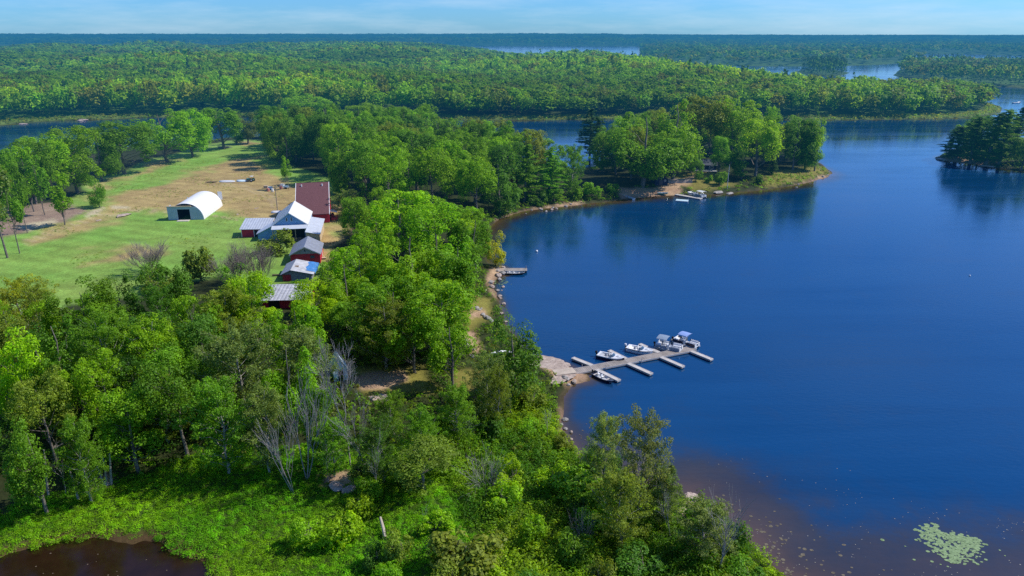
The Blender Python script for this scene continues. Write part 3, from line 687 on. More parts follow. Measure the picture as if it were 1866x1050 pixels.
T('lofty','bright',822,575,14,90,'upright bright crown left of the dry lawn')
T('round','deep',938,560,17,112,'dark shore tree leaning over the water before the boat dock')
T('airy','sage',882,640,12,84,'pale feathery tree in front of the dark shore tree')
T('airy','olive',905,668,11,60,'thin olive tree at the foot of the dark shore tree')
# near wood on the left
T('airy','yellow',28,505,13,120,'yellowish feathery tree against the field at the picture edge')
T('maple','mid',135,503,16,112,'mid green crown on the skyline of the near wood, left end')
T('round','deep',211,489,15,66,'dark narrow crown on the skyline of the near wood below the field')
T('round','deep',283,481,16,100,'dark round crown highest on the skyline of the near wood below the field')
T('maple','bright',345,540,15,100,'bright crown right of the dark round skyline crown')
T('airy','olive',405,520,15,110,'olive feathery crown below the grey brush by the field')
T('lofty','lime',452,498,16,84,'lime crown left of the lowest metal roof')
T('maple','bright',528,556,15,100,'bright crown right below the lowest metal roof')
T('maple','lime',12,592,16,110,'lime green crown cut off by the left picture edge')
T('maple','mid',92,585,16,110,'mid green crown right of the lime one at the picture edge')
T('airy','mid',180,565,17,120,'feathery mid green crown in the middle of the near wood')
T('airy','bright',262,575,16,120,'feathery bright crown below the dark round one')
T('airy','sage',432,588,17,150,'wide grey green feathery crown in the near wood')
T('airy','sage',545,600,14,110,'grey green crown left of the little blue roofed hut')
T('maple','bright',520,628,14,100,'bright crown left of the bare grey trees')
T('maple','olive',60,672,15,110,'olive crown low at the left of the near wood')
T('lofty','bright',222,712,13,100,'sunny tree with clustered pale stems at the marsh edge')
T('maple','bright',180,640,15,90,'bright crown behind the sunny marsh edge tree')
T('maple','mid',310,652,16,120,'mid green crown in the shade of the near wood')
T('airy','mid',390,690,15,120,'broad feathery tree at the marsh edge, left of the bare grey trees')
T('airy','sage',470,700,14,100,'grey green tree just left of the bare grey trees')
T('lofty','mid',40,765,14,90,'tall tree at the bottom left of the near wood')
T('airy','mid',130,760,13,80,'feathery tree left of the clustered pale stems')
T('airy','mid',575,700,13,90,'thin tree between the two bare grey trees')
T('airy','mid',600,765,9,70,'thin leaved little tree at the foot of the tall forked dead tree')
T('airy','mid',712,712,8,60,'slender feathery tree standing in the earth clearing')
T('airy','deep',690,762,10,90,'dark small tree in front of the earth clearing')
T('airy','mid',760,740,10,80,'feathery small tree right of the earth clearing')
T('airy','mid',830,700,10,70,'small feathery tree above the bushy shore')
# foreground
T('airy','silver',1176,742,16,112,'large grey green feathery tree rising from the near shore against the water')
T('airy','silver',1108,752,13,72,'smaller grey green tree left of the large one at the near shore')
T('airy','olive',1140,856,11,112,'olive feathery tree in front of the large grey green shore tree')
T('airy','sage',1215,850,9,70,'grey green sapling at the rocks on the near shore')
T('round','olive',768,800,8,120,'rounded yellow green bush tree left of the spiky dead stump')
T('airy','sage',1290,915,8,110,'pale twiggy willow at the bottom by the brown shallows')
T('shrub','olive',850,958,4.5,150,'big dome shaped olive bush at the bottom of the picture')
T('shrub','mid',1060,850,5,110,'dark green bush left of the olive feathery tree')
NEAR = W([(-30,930),(130,900),(200,876),(330,850),(480,832),(560,800),(590,720),(560,640),(470,600),(300,640),(120,660),(-30,670)])
scatter('marshside wood', NEAR, 4.5, ['maple','lofty','airy','airy','round'], ['mid','bright','deep','olive','mid'], (10,15), (3.4,5.0), 22)
MIDW = W([(640,452),(700,432),(850,440),(880,470),(868,530),(845,560),(835,640),(820,720),(780,690),(700,690),(640,680),(585,620),(575,580),(620,500)])
scatter('bayside wood', MIDW, 4.5, ['maple','lofty','airy','round'], ['bright','mid','bright','lime'], (10,15), (3.6,5.2), 20)
for (px, pb, pt, w, t, l) in [(300,525,492,80,'olive','olive bush below the twiggy grey brush'), (365,510,445,60,'olive','straggly olive bush between the two patches of twiggy brush'),
    (505,462,420,66,'olive','olive green bush in front of the white gabled house'), (545,530,505,46,'mid','bush hiding the corner of the tarped shed'),
    (1120,352,335,30,'mid','bush at the sandy end of the wooded neck'), (1080,358,330,40,'mid','bush on the low neck beside the gap of water'), (1010,366,345,40,'mid','bush on the shore below the wooded neck'),
    (980,372,348,36,'deep','dark bush on the shore below the pines'), (1045,362,340,34,'bright','bright bush on the shore right of the pines')]: B('shrub', t, px, pb, pt, w, l)
SLOPE = W([(640,900),(720,800),(860,750),(1000,730),(1030,800),(1060,850),(1180,900),(1260,950),(1330,985),(1400,1045),(1400,1150),(640,1150),(500,1040)])
scatter('bushy near shore', SLOPE, 2.6, ['shrub'], ['mid','bright','olive','lime','deep'], (2.2,4.6), (1.5,2.8), 40)
# bare trees
def bare(kind, name, px, pb, pt, w, label, cat='dead tree', i=0, rz=0.0, lean=0.0, group=None):
    x, y, h, r = by_base(px, pb, pt, w); me = BARE[kind][i % len(BARE[kind])]
    n = len(me.vertices); a = np.empty(n*3, np.float32); me.vertices.foreach_get('co', a); a = a.reshape(-1,3)
    o = thing(name, label, cat, (x, y, hgt(x, y)), rz, group); s = h/a[:,2].max(); rr = max(r/np.percentile(np.hypot(a[:,0], a[:,1]), 97), s*.5)
    o.scale = (rr, rr, s); o.rotation_euler[1] = lean
    link_mesh('trunk', me, o)
bare('fork','dead_tree',636,850,606,100,'tall forked dead tree with bare grey limbs in front of the little blue hut', i=0)
bare('leaner','dead_tree',560,872,655,90,'leaning bare grey stems left of the tall forked dead tree', i=0, rz=2.4, lean=-.12)
bare('leaner','dead_tree',535,900,735,80,'lower leaning dead stems nearest the marsh', i=1, rz=.4, lean=-.2)
bare('snag','dead_tree',655,850,690,50,'thin dead sapling right of the tall forked dead tree', i=1, rz=3)
bare('snag','dead_tree',1222,985,878,66,'bare grey tree leaning over the rocks of the near shore', i=2, rz=1, lean=-.15)
bare('leaner','dead_tree',1310,1045,900,110,'bare whitish branches at the brown shallows', i=1, rz=1.2)
bare('snag','dead_tree',1050,862,765,34,'leaning grey stem at the waterline above the bushes', i=1, rz=2, lean=-.25)
for k, (px, pb, pt, l) in enumerate([(598,880,760,'thin bare pole of a dead sapling right of the leaning grey stems'),(688,905,770,'thin bare sapling above the fallen log'),(668,872,720,'slender grey sapling right of the tall forked dead tree'),
    (775,960,905,'short bare sapling beside the dark hollow near the fallen log'),(930,760,690,'thin grey stem at the foot of the dark shore tree'),(1000,800,740,'thin grey stem beside the waterline bushes')]):
    bare('snag','dead_sapling',px,pb,pt,16,l,'dead sapling',k,k*1.3,(-.06,.05,.1,-.12,.04,-.1)[k])
bare('brush','dead_bush',885,892,820,100,'spiky dead grey stump with radiating branches', 'dead bush', 0)
bare('brush','dead_bush',842,800,752,70,'grey dead brush beside the shady bushes', 'dead bush', 1)
bare('brush','dead_bush',1060,985,930,60,'dead branches over the dark hollow near the bottom', 'dead bush', 1, 2)
bare('snag','dead_tree',120,900,800,60,'dead grey snag under the trees at the left', i=2, rz=4)
bare('haze','twiggy_shrub',276,500,436,92,'leafless hazy grey shrub on the mown field edge', 'bare shrub', 0)
bare('haze','twiggy_shrub',430,522,440,80,'leafless brown shrub left of the tarped shed', 'bare shrub', 1)
bare('haze','twiggy_shrub',476,520,434,76,'leafless grey shrub right beside the tarped shed', 'bare shrub', 0, 2)
for k, (px, pb, pt, tilt) in enumerate([(195,882,832,.05),(203,884,826,.12),(188,880,838,-.1),(143,910,850,-.05),(88,905,820,.12)]):
    x, y, h, r = by_base(px, pb, pt, 10)
    o = MB().tube([(0,0,-.3),(tilt*h*.5,.1,h*.5),(tilt*h*1.2,0,h)], [.16,.13,.09], 7).build('bare_stem', M['pale_bark'])
    o.location = (x, y, hgt(x, y)); tag(o, ['middle pale stem of the cluster at the marsh edge','right leaning pale stem of the cluster at the marsh edge','left pale stem of the cluster at the marsh edge',
        'pale straight stem left of the clustered stems','grey thick stem in the shade further left'][k], 'stem')
# labels for the scattered trees: look, place in its wood, then order within the set
def label_pending():
    for (zone, tint, kind), obs in PENDING.items():
        sub = {}
        ys = [o.location.y for o in obs]
        for o in obs:
            px, py, d = proj(*o.location)
            allz = [q for (z, _, _), l in PENDING.items() if z == zone for q in l]
            r = sum(q.location.y < o.location.y for q in allz)/max(len(allz)-1, 1)
            sub.setdefault('front' if r < .34 else 'middle' if r < .67 else 'back', []).append((px, o))
        for part, l in sub.items():
            l.sort(key=lambda q: q[0]); n = len(l)
            base = f"{TINT_WORD[tint]} {KIND_WORD[kind]}"
            for i, (px, o) in enumerate(l):
                where = f"in the {part} of the {zone}"
                if n == 1: s = f"{base} {where}"
                elif n <= 3: s = ('leftmost ' if i == 0 else 'rightmost ' if i == n-1 else 'middle ')+f"{base} {where}"
                else: s = f"{base} {where}"
                o['label'] = s; o['group'] = f"{base}s of the {zone}"
label_pending()
# ------------------------------------------------------------------ masses: far woods, undergrowth, marsh
def lod_tree(seed, n_clump, n_leaf, size, conifer=False):
    rng = np.random.default_rng(seed); S = np.array((1,1,2.3))
    if conifer:
        z = .08+.92*rng.random(n_clump)**.8; a = rng.random(n_clump)*2*PI; r = (1-z)*.62+.04
        cen = np.stack([np.cos(a)*r, np.sin(a)*r, z], 1); V = clump_leaves(cen*S, np.full(n_clump, .2), n_leaf, size*.8, rng, .5, .4)
    else:
        d = unit(rng.normal(size=(n_clump,3))+np.array((0,0,.45))); r = .62+.3*rng.random(n_clump)
        cen = np.stack([d[:,0]*r*.86, d[:,1]*r*.86, .64+d[:,2]*r*.34], 1)
        V = clump_leaves(cen*S, .26+.16*rng.random(n_clump), n_leaf, size, rng, .8, .5, .5)
    return V/S
def mass(name, tmpl, pts, z, h, w, cols, idx, label=None):
    """one mesh of many distant trees: tmpl list of unit trees, per-tree height h, half width w, colour"""
    out, oc = [], []
    for k, V in enumerate(tmpl):
        s = np.where(idx == k)[0]
        if not len(s): continue
        a = RNG.random(len(s))*2*PI; ca, sa = np.cos(a), np.sin(a)
        X = V[None,:,:,0]; Y = V[None,:,:,1]; Z = V[None,:,:,2]
        e = lambda q: q[:,None,None]
        P = np.stack([(X*e(ca)-Y*e(sa))*e(w[s])+e(pts[s,0]), (X*e(sa)+Y*e(ca))*e(w[s])+e(pts[s,1]), Z*e(h[s])+e(z[s])], -1)
        out.append(P.reshape(-1,4,3)); oc.append(np.repeat(cols[s], len(V), 0))
    me = quad_mesh(name, np.concatenate(out), M['leaf_mass'], np.concatenate(oc))
    o = link_mesh(name, me); tag(o, kind='stuff')
    if label: o['label'] = label
    return o
def pal(n, names, jit=.16):
    b = np.array([TINT[q] for q in names]); c = b[RNG.integers(0, len(b), n)]
    return c*.97*(1+jit*RNG.normal(size=(n,1)).clip(-1.6,1.6))*(1+.045*RNG.normal(size=(n,3)))
def jgrid(x0, x1, y0, y1, gap):
    X, Y = np.meshgrid(np.arange(x0, x1, gap), np.arange(y0, y1, gap)); p = np.stack([X, Y], -1).reshape(-1, 2)
    return p+(RNG.random(p.shape)-.5)*gap*.95
def in_view(p, m=1.28): return np.abs(p[:,0]) < p[:,1]*.74*m+25
def far_woods():
    T1 = [lod_tree(500+k, 30, 8, .26) for k in range(5)]+[lod_tree(520+k, 28, 6, .26, True) for k in range(3)]
    T2 = [lod_tree(540+k, 12, 5, .42) for k in range(5)]+[lod_tree(560+k, 11, 3, .40, True) for k in range(3)]
    T3 = [lod_tree(580+k, 6, 3, .62) for k in range(4)]+[lod_tree(590+k, 6, 2, .5, True) for k in range(2)]
    def run(name, poly, d0, d1, gap, tm, nb, edge, hr, wr, con, tints, ctints, label):
        lo, hi = poly.min(0), poly.max(0)
        p = jgrid(max(lo[0], -d1*.95), min(hi[0], d1*.95), max(lo[1], d0*.6), min(hi[1], d1), gap)
        d = np.hypot(p[:,0], p[:,1]); p = p[(d > d0) & (d < d1) & in_view(p)]
        s = sdist(p, poly)+3*wob(p[:,0]*.06, p[:,1]*.06); p, s = p[s > edge], s[s > edge]
        n = len(p); z = height_from(p, s, np.full(n, -99.))-.6
        grove = np.sin(p[:,0]*.013+1.7*np.sin(p[:,1]*.008))+np.sin(p[:,1]*.017+1.3*np.sin(p[:,0]*.006))
        cf = RNG.random(n) < np.clip(con*(1+.9*grove), .02, .9)
        idx = np.where(cf, nb+RNG.integers(0, len(tm)-nb, n), RNG.integers(0, nb, n))
        h = RNG.uniform(*hr, n)*(1+.12*grove)*np.where(cf, 1.12, 1); w = RNG.uniform(*wr, n)*np.where(cf, .7, 1)
        c = np.where(cf[:,None], pal(n, ctints), pal(n, tints)*(1+.18*grove[:,None]*np.array((1.15,1,.8))))
        print(name, n); return mass(name, tm, p, z, h, w, c.clip(.004, .6), idx, label)
    mix = ['mid','bright','olive','bright','olive','bright','bright','lime','bright']
    run('far_shore_woods', L2, 480, 900, 8.6, T1, 5, 9, (14.5,21), (6.2,10.4), .05, mix, ['deep','blue','deep'], 'dense mixed woods on the shore across the channel')
    run('woods_beyond', L2, 900, 2100, 12.5, T2, 5, 4, (14,20), (8.5,13), .08, mix, ['deep','blue'], 'dense woods running back from the far shore')
    run('islet_woods', ISL, 600, 1600, 8, T2, 5, 1, (14,19), (5,7), .5, ['deep','mid'], ['dark','blue'], 'dark woods on the small islet in the far lake')
    run('right_shore_woods', RL, 600, 1600, 9.5, T2, 5, 5, (13,18), (5.5,8), .25, ['mid','deep','olive'], ['dark','deep'], 'woods on the far shore at the right')
    run('horizon_woods', FAR, 900, 3600, 24, T3, 4, 6, (12,18), (11,16), .22, ['mid','deep','olive','deep'], ['dark','blue'], 'hazy woods beyond the far lake')
    run('hill_woods', FAR, 3600, 9500, 62, T3, 4, 6, (11,16), (30,44), .2, ['mid','deep','deep'], ['dark','blue'], 'blue hazy woods on the hills of the horizon')
far_woods()
def herb_layer(name, p, z, h, w, cols, n_leaf, size, label, flat=.7, up=.8, aspect=.5, jitter=.8):
    """dense low leaf cover: a dome of leaves at each point"""
    n = len(p); rng = RNG
    c = np.repeat(np.column_stack([p, z+h*.2]), n_leaf, 0); d = unit(rng.normal(size=(n*n_leaf,3))+np.array((0,0,up))); d[:,2] = np.abs(d[:,2])
    e = np.column_stack([np.repeat(w, n_leaf)]*2+[np.repeat(h, n_leaf)*.85]); pos = c+d*e*(.55+.45*rng.random(n*n_leaf)[:,None])
    V = leaves(pos, unit(d*.6+np.array((0,0,.45))+rng.normal(size=d.shape)*jitter*.5), size, rng, aspect)
    me = quad_mesh(name, V, M['leaf_mass'], np.repeat(cols, n_leaf, 0)); o = link_mesh(name, me); tag(o, label, None, None, 'stuff'); print(name, n*n_leaf)
def low_cover():
    # marsh plants at the bottom left and the bushy slope down to the near shore
    p = jgrid(-75, 45, 58, 128, .72); s = sdist(p, MARSH)+1.5*wob(p[:,0]*.5, p[:,1]*.5); sp = sdist(p, POND)+1.0*wob(p[:,0]*1.3, p[:,1]*1.3); ls = sdist(p, L1)
    k = (s > 0) & (sp < -.1) & (ls > .5)
    for q in (SANDY[2], SANDY[6], SANDY[7], SANDY[8], SANDY[11]): k &= sdist(p, q) < .2
    p = p[k]; sp = sp[k]; ls = ls[k]
    fine = (p[:,0] < -3+2*np.sin(p[:,1]*.2)) & (sp > -30)
    z = height_from(p, ls, sp); big = np.sin(p[:,0]*.33+1.5*np.sin(p[:,1]*.23))*np.sin(p[:,1]*.41+np.sin(p[:,0]*.3))
    def shade(n, q, a, b):
        t = np.clip(.5+.5*np.sin(q[:,0]*.19+2*np.sin(q[:,1]*.13))+.25*RNG.normal(size=n), 0, 1)[:,None]
        return (np.array(a)*(1-t)+np.array(b)*t)*(1+.18*RNG.normal(size=(n,1)).clip(-1.5,1.5))
    q, zz, bb = p[fine], z[fine], big[fine]; n = len(q)
    herb_layer('marsh_plants', q, zz, RNG.uniform(.25,.6,n)*(1+.5*bb), RNG.uniform(.5,.85,n), shade(n, q, (.150,.440,.008), (.260,.500,.010)), 74, .17, 'bright green low marsh plants around the brown pond', .7, .8, .5, .5)
    q, zz, bb = p[~fine], z[~fine], big[~fine]; n = len(q); hh = RNG.uniform(.5,2.1,n)*(1+.8*bb)
    herb_layer('shore_bushes', q, zz, hh, RNG.uniform(.6,1.15,n), shade(n, q, (.080,.230,.010), (.270,.430,.012)), 34, .30, 'tangled green bushes covering the near shore')
    # ground cover under the near woods
    under = np.vstack([NEAR]); p = np.vstack([jgrid(-80, 25, 84, 180, 1.5)])
    k = np.zeros(len(p), bool)
    for q in (NEAR, MIDW): k |= sdist(p, q) > -2
    k |= (p[:,0] > -32) & (p[:,1] > 88) & (p[:,1] < 172)
    for q in SANDY+DRYG: k &= sdist(p, q) < .3
    k &= (sdist(p, FIELD) < 1) & (sdist(p, L1) > 1); p = p[k]; n = len(p)
    ls = sdist(p, L1); z = height_from(p, ls, sdist(p, POND))
    herb_layer('undergrowth', p, z, RNG.uniform(.4,1.6,n), RNG.uniform(.6,1.1,n), pal(n, ['mid','deep','bright','olive']), 20, .42, 'shaded undergrowth below the near trees')
    p = jgrid(-260, -40, 150, 345, 1.9); k = (sdist(p, FIELD) > 0) & (np.sin(p[:,0]*.17+2*np.sin(p[:,1]*.09))*np.sin(p[:,1]*.13+np.sin(p[:,0]*.11)) > .15+.7*RNG.random(len(p)))
    for q in ((-105,232,13),(-63,206,15),(-76,204,9),(-54,178,10),(-52,165,9),(-50,147,9),(-63,226,12)): k &= np.hypot(p[:,0]-q[0], p[:,1]-q[1]) > q[2]
    p = p[k]; n = len(p)
    herb_layer('field_weeds', p, height_from(p, sdist(p, L1), np.full(n, -99.)), RNG.uniform(.12,.4,n), RNG.uniform(.3,.9,n), pal(n, ['bright','yellow','olive','mid'])*1.05, 9, .26, 'clumps of weeds and long grass in the field')
    # scrub on the shores across the bay
    p = jgrid(-10, 150, 190, 330, 1.7); ls = sdist(p, L1)+.8*wob(p[:,0]*.6, p[:,1]*.6)
    k = (ls > .6) & (ls < 9+4*np.sin(p[:,0]*.13)); 
    for q in SANDY: k &= sdist(p, q) < .6
    k &= ~((sdist(p, DRYG[2]) > 0)) & ((p[:,0] < 52) | (RNG.random(len(p)) < .5)); p = p[k]; n = len(p)
    herb_layer('shore_scrub', p, height_from(p, sdist(p, L1), np.full(n, -99.)), RNG.uniform(.4,1.5,n), RNG.uniform(.7,1.4,n), pal(n, ['bright','mid','olive','bright']), 16, .55, 'low green scrub along the shore across the bay')
    # reeds on the far shore and the channel
    p = jgrid(-420, 420, 430, 660, 2.6); p = p[in_view(p)]; ls = sdist(p, L2)+1.5*wob(p[:,0]*.3, p[:,1]*.3); k = (ls > .3) & (ls < 12); p = p[k]; n = len(p)
    herb_layer('reeds', p, height_from(p, sdist(p, L2), np.full(n, -99.)).clip(0), RNG.uniform(.6,1.5,n), RNG.uniform(1,2,n), pal(n, ['olive','yellow','bright','olive'])*.95, 8, 1.1, 'pale green reeds along the far shore')
    # scrub round the island and behind the field row
    p = jgrid(160, 320, 280, 400, 2.2); ls = sdist(p, L3); k = (ls > 1.0) & (ls < 40); p = p[k]; n = len(p)
    herb_layer('island_scrub', p, height_from(p, sdist(p, L3), np.full(n, -99.)), RNG.uniform(.5,1.8,n), RNG.uniform(.8,1.5,n), pal(n, ['olive','mid','deep']), 14, .6, 'low scrub at the foot of the island evergreens')
    p = jgrid(-300, -60, 190, 400, 2.8); p = p[in_view(p)]; ls = sdist(p, L1); k = (sdist(p, FIELD) < -1) & (ls > 1) & (ls < 40); p = p[k]; n = len(p)
    herb_layer('field_edge_scrub', p, height_from(p, sdist(p, L1), np.full(n, -99.)), RNG.uniform(.5,2.2,n), RNG.uniform(1,1.8,n), pal(n, ['mid','deep','bright']), 14, .7, 'scrub between the field and the left lake')
low_cover()
def floating():
    q = W([(1668,968),(1685,960),(1700,957),(1712,966),(1730,970),(1750,973),(1765,978),(1778,980),(1792,992),(1778,1003),(1760,1010),(1740,1022),(1722,1016),(1705,1005),(1690,992),(1680,982)])
    def pads(name, mat, pts, r0, r1, label, dz):
        mb = MB()
        for x, y in pts:
            r = random.uniform(r0, r1); a0 = random.random()*6.28; z = dz+random.random()*.02; st = random.uniform(.6,1)
            mb.add([(x+r*math.cos(a0+k*PI/3.5), y+r*st*math.sin(a0+k*PI/3.5), z) for k in range(7)], [tuple(range(7))])
        o = mb.build(name, mat); tag(o, label, None, None, 'stuff')
    lo, hi = q.min(0)-.4, q.max(0)+.4; P = lo+(hi-lo)*RNG.random((4200,2)); s = sdist(P, q); t = .5*wob(P[:,0]*2.6+1, P[:,1]*3.4)+.45*np.sin(P[:,0]*5.1+2*np.sin(P[:,1]*4.3))
    P = P[(s > -.5) & (t+np.clip(s, -.5, .9)*.9 > .12+.35*RNG.random(len(P)))][:800]; P = np.vstack([P, np.array([at(1755+random.gauss(0,24), 1014+random.gauss(0,8)) for _ in range(70)]), np.array([at(1710+random.gauss(0,45), 985+random.gauss(0,18)) for _ in range(22)])])
    pads('lily_pads', M['lily'], P, .10, .26, 'patch of pale green lily pads floating at the bottom right', .012)
    pts = []
    for _ in range(6000):
        px, py = random.uniform(1235, 1866), random.uniform(815, 1052)
        band = abs(py-(838+(px-1240)*.20)); dens = math.exp(-(band/22)**2)*.30+(.22 if py > 940+max(0, (1420-px))*.2 else 0)*(math.sin(px*.05)*math.sin(py*.09)*.5+.6)
        if random.random() < dens*.6*max(0, math.sin(px*.031+py*.05)*math.sin(px*.012-py*.07)+.35):
            x, y = at(px, py)
            if sdist((x, y), L1)[0] < -.3: pts.append((x, y))
    pads('floating_leaves', M['fleck'], pts[:330], .03, .08, 'scattered leaves and foam floating on the shallows', .012)
    pts = []
    for _ in range(1500):
        px, py = random.uniform(1300, 1640), random.uniform(900, 1060)
        x, y = at(px, py); e = -sdist((x, y), L1)[0]
        if .2 < e < 11 and random.random() < math.exp(-e/4.0)*(.5+.5*math.sin(x*1.1+2*math.sin(y*.8))*math.sin(y*1.3)): pts.append((x, y))
    pads('water_weeds', M['weed'], pts, .08, .28, 'dark weeds and debris in the brown shallows', .008)
    pts = [at(random.uniform(1010,1180), random.uniform(770,830)) for _ in range(60)]+[at(random.uniform(20,390), random.uniform(985,1050)) for _ in range(16)]
    pts = [tuple(q) for q in pts if sdist(q, L1)[0] < -.2 or sdist(q, POND)[0] > .3]
    pads('pond_leaves', M['pond_fleck'], pts, .05, .13, 'dead leaves floating on the brown pond', .034)
    pads('lily_spots', M['lily'], [at(915+random.gauss(0,8), 516+random.gauss(0,2.5)) for _ in range(26)], .12, .28, 'few lily pads by the little dock', .012)
floating()
# ------------------------------------------------------------------ buildings
def R(d): return math.radians(d)
def root_at(name, label, cat, x, y, rz, dz=0.0, group=None): return thing(name, label, cat, (x, y, hgt(x, y)+dz), R(rz), group)
def hoop_barn():
    r = root_at('hoop_barn', 'white arched hoop barn with a flat blue-grey front and dark doorway in the field', 'barn', -104.8, 222.0, 4)
    n = 22; a = 5.5; rise = 5.3
    arc = lambda s, dz=0: [(s*a*math.cos(PI*k/n), rise*math.sin(PI*k/n)**.88+dz) for k in range(n+1)]
    mb = MB(); ys = [0.0]+[19*k/9 for k in range(1, 10)]
    mb.rings([[(x, y, z) for x, z in arc(1-.006*(i % 2))] for i, y in enumerate(ys)], closed=False)
    mb.rings([[(x*.985, y, z*.985-.02) for x, z in arc(1)] for y in ys], closed=False)
    mb.build('membrane', M['hoop'], r, smooth=True)
    # front sheet: square on the left up to the fascia, following the arch on the right
    def arch_z(x): return rise*math.sqrt(max(0, 1-(x/a)**2))**.88
    left = [(-5.6,0),(-2.5,0),(-2.5,4.25),(-5.6,4.25)]
    MB().prism(left, -.22, -.02).build('front_panel', M['grey_blue'], r)
    xs = [1.4+4.05*k/8 for k in range(9)]
    MB().prism([(1.4,0),(5.45,0)]+[(x, min(arch_z(x)*.985, 4.25)) for x in reversed(xs)], -.22, -.02).build('front_panel', M['grey_blue'], r)
    MB().prism([(-2.5,3.45),(1.4,3.45),(1.4,4.25),(-2.5,4.25)], -.22, -.02).build('door_header', M['grey_blue'], r)
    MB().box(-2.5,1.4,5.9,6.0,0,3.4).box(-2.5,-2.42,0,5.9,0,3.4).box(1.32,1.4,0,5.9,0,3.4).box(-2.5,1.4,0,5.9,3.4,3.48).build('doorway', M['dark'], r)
    MB().box(-5.75,2.0,-.42,.35,4.26,4.52).build('fascia', M['tan'], r)
    MB().box(-5.6,-5.5,0,3.0,0,4.24).build('side_panel', M['grey_blue'], r)
    MB().prism([(x, z) for x, z in arc(.98)], 18.9, 18.98).build('rear_panel', M['white'], r)
    MB().box(4.3,5.7,19.05,19.15,2.2,5.0).build('rear_door', M['white'], r)
    MB().tube([(-2.2,9,4.6),(-2.2,9,5.35)], .16, 8).build('vent', M['alu'], r)
    MB().box(-2.4,1.3,-2.4,-.3,-.1,.12).build('door_slab', M['concrete'], r)
hoop_barn()
def window(parent, x0, x1, z0, z1, y, t=.06, fm='white', gm='glass'):
    f = MB(); e = .08
    f.box(x0-e, x1+e, y-t, y, z1, z1+e).box(x0-e, x1+e, y-t, y, z0-e, z0).box(x0-e, x0, y-t, y, z0, z1).box(x1, x1+e, y-t, y, z0, z1)
    o = f.build('window', M[fm], parent); MB().box(x0, x1, y-t*.5, y-.004, z0, z1).build('pane', M[gm], o)
def gable(r, hw, ln, wall, ridge, wallm, roofm, roofm2=None, over=.35, oy=.5, th=.14, trim=None, rx=0.0):
    """gabled box: local +y is depth, ridge along y; walls with gables, two roof slabs"""
    MB().prism([(-hw,0),(hw,0),(hw,wall),(rx,ridge-.12),(-hw,wall)], 0, ln).build('wall', M[wallm], r)
    for s, m in ((1, roofm), (-1, roofm2 or roofm)):
        k = (ridge-wall)/(hw-s*rx); e = s*(hw+over); ze = wall-k*over
        q = [(rx,-oy,ridge),(rx,ln+oy,ridge),(e,ln+oy,ze),(e,-oy,ze)] if s < 0 else [(rx+.002,-oy,ridge),(e,-oy,ze),(e,ln+oy,ze),(rx+.002,ln+oy,ridge)]
        MB().slab(q, th).build('roof', M[m], r)
    if trim:
        k = (ridge-wall)/hw
        for s in (1,-1):
            e = s*(hw+over)
            MB().slab([(0,-oy-.05,ridge+.03),(0,-oy-.003,ridge+.03),(e,-oy-.003,wall-k*over+.03),(e,-oy-.05,wall-k*over+.03)], .26).build('gable_trim', M[trim], r)
def farmhouse():
    r = root_at('farmhouse', 'white gabled farmhouse with a porch and pale metal lean-to roofs', 'house', -64.2, 198.6, 10)
    gable(r, 4.8, 15.2, 4.6, 8.0, 'shade_blue_wall', 'white_metal', 'blue_metal', .3, .35, .14, 'white')  # left slope: bluer, darker metal paints its sky shade
    MB().slab([(-5.0,-2.3,3.75),(4.9,-2.3,3.75),(4.9,-.02,4.5),(-5.0,-.02,4.5)], .1).build('porch_roof', M['wing_metal'], r)
    for x in (-4.7,-1.6,1.6,4.5): MB().box(x-.08,x+.08,-2.2,-2.04,0,3.68).build('post', M['tan'], r)
    MB().box(-5,4.9,-2.3,-.02,.02,.32).build('porch_floor', M['wood'], r)
    MB().box(-3.9,3.9,-.05,-.006,.4,3.3).build('shade_panel', M['dark'], r)  # flat near-black sheet painting the shade under the porch roof
    for x in (-.75,.55): window(r, x-.18, x+.18, 5.5, 6.5, -.01)
    # right wing and its tan end
    w = MB().prism([(4.95,0),(8.6,0),(8.6,3.0),(4.95,3.75)], -6.8, 10.5).build('side_wing', M['tan'], r)
    MB().slab([(4.86,-7.1,3.92),(8.95,-7.1,3.10),(8.95,10.8,3.10),(4.86,10.8,3.92)], .13).build('wing_roof', M['wing_metal'], w)
    window(w, 5.8, 7.6, 1.1, 2.2, -6.8)
    # lean-to down the left slope
    w = MB().prism([(-9.3,0),(-5.0,0),(-5.0,4.1),(-9.3,2.0)], .6, 5.6).build('lean_to', M['shade_blue_wall'], r)
    MB().slab([(-9.7,.2,1.95),(-4.98,.2,4.25),(-4.98,5.9,4.25),(-9.7,5.9,1.95)], .12).build('lean_to_roof', M['wing_metal'], w)
    for x, y, s in ((-2.6,-1.2,.5),(-1.2,-1.5,.45),(.6,-1.1,.6),(2.4,-1.5,.5)):
        o = MB().box(-s,s,-s*.6,s*.6,0,s*1.1).build('firewood_stack', M['wood'], None, bevel=.05)
        c, sn = math.cos(R(10)), math.sin(R(10)); o.location = (-64.2+x*c-y*sn, 198.6+x*sn+y*c, hgt(-64.2,198.6)+.325); o.rotation_euler[2] = R(10+x*9)
        tag(o, {-2.6:'leftmost low wood stack on the shaded farmhouse porch', -1.2:'second wood stack from the left on the farmhouse porch', .6:'largest wood stack on the farmhouse porch', 2.4:'rightmost wood stack on the farmhouse porch'}[x], 'wood stack', 'wood stacks on the farmhouse porch')
farmhouse()
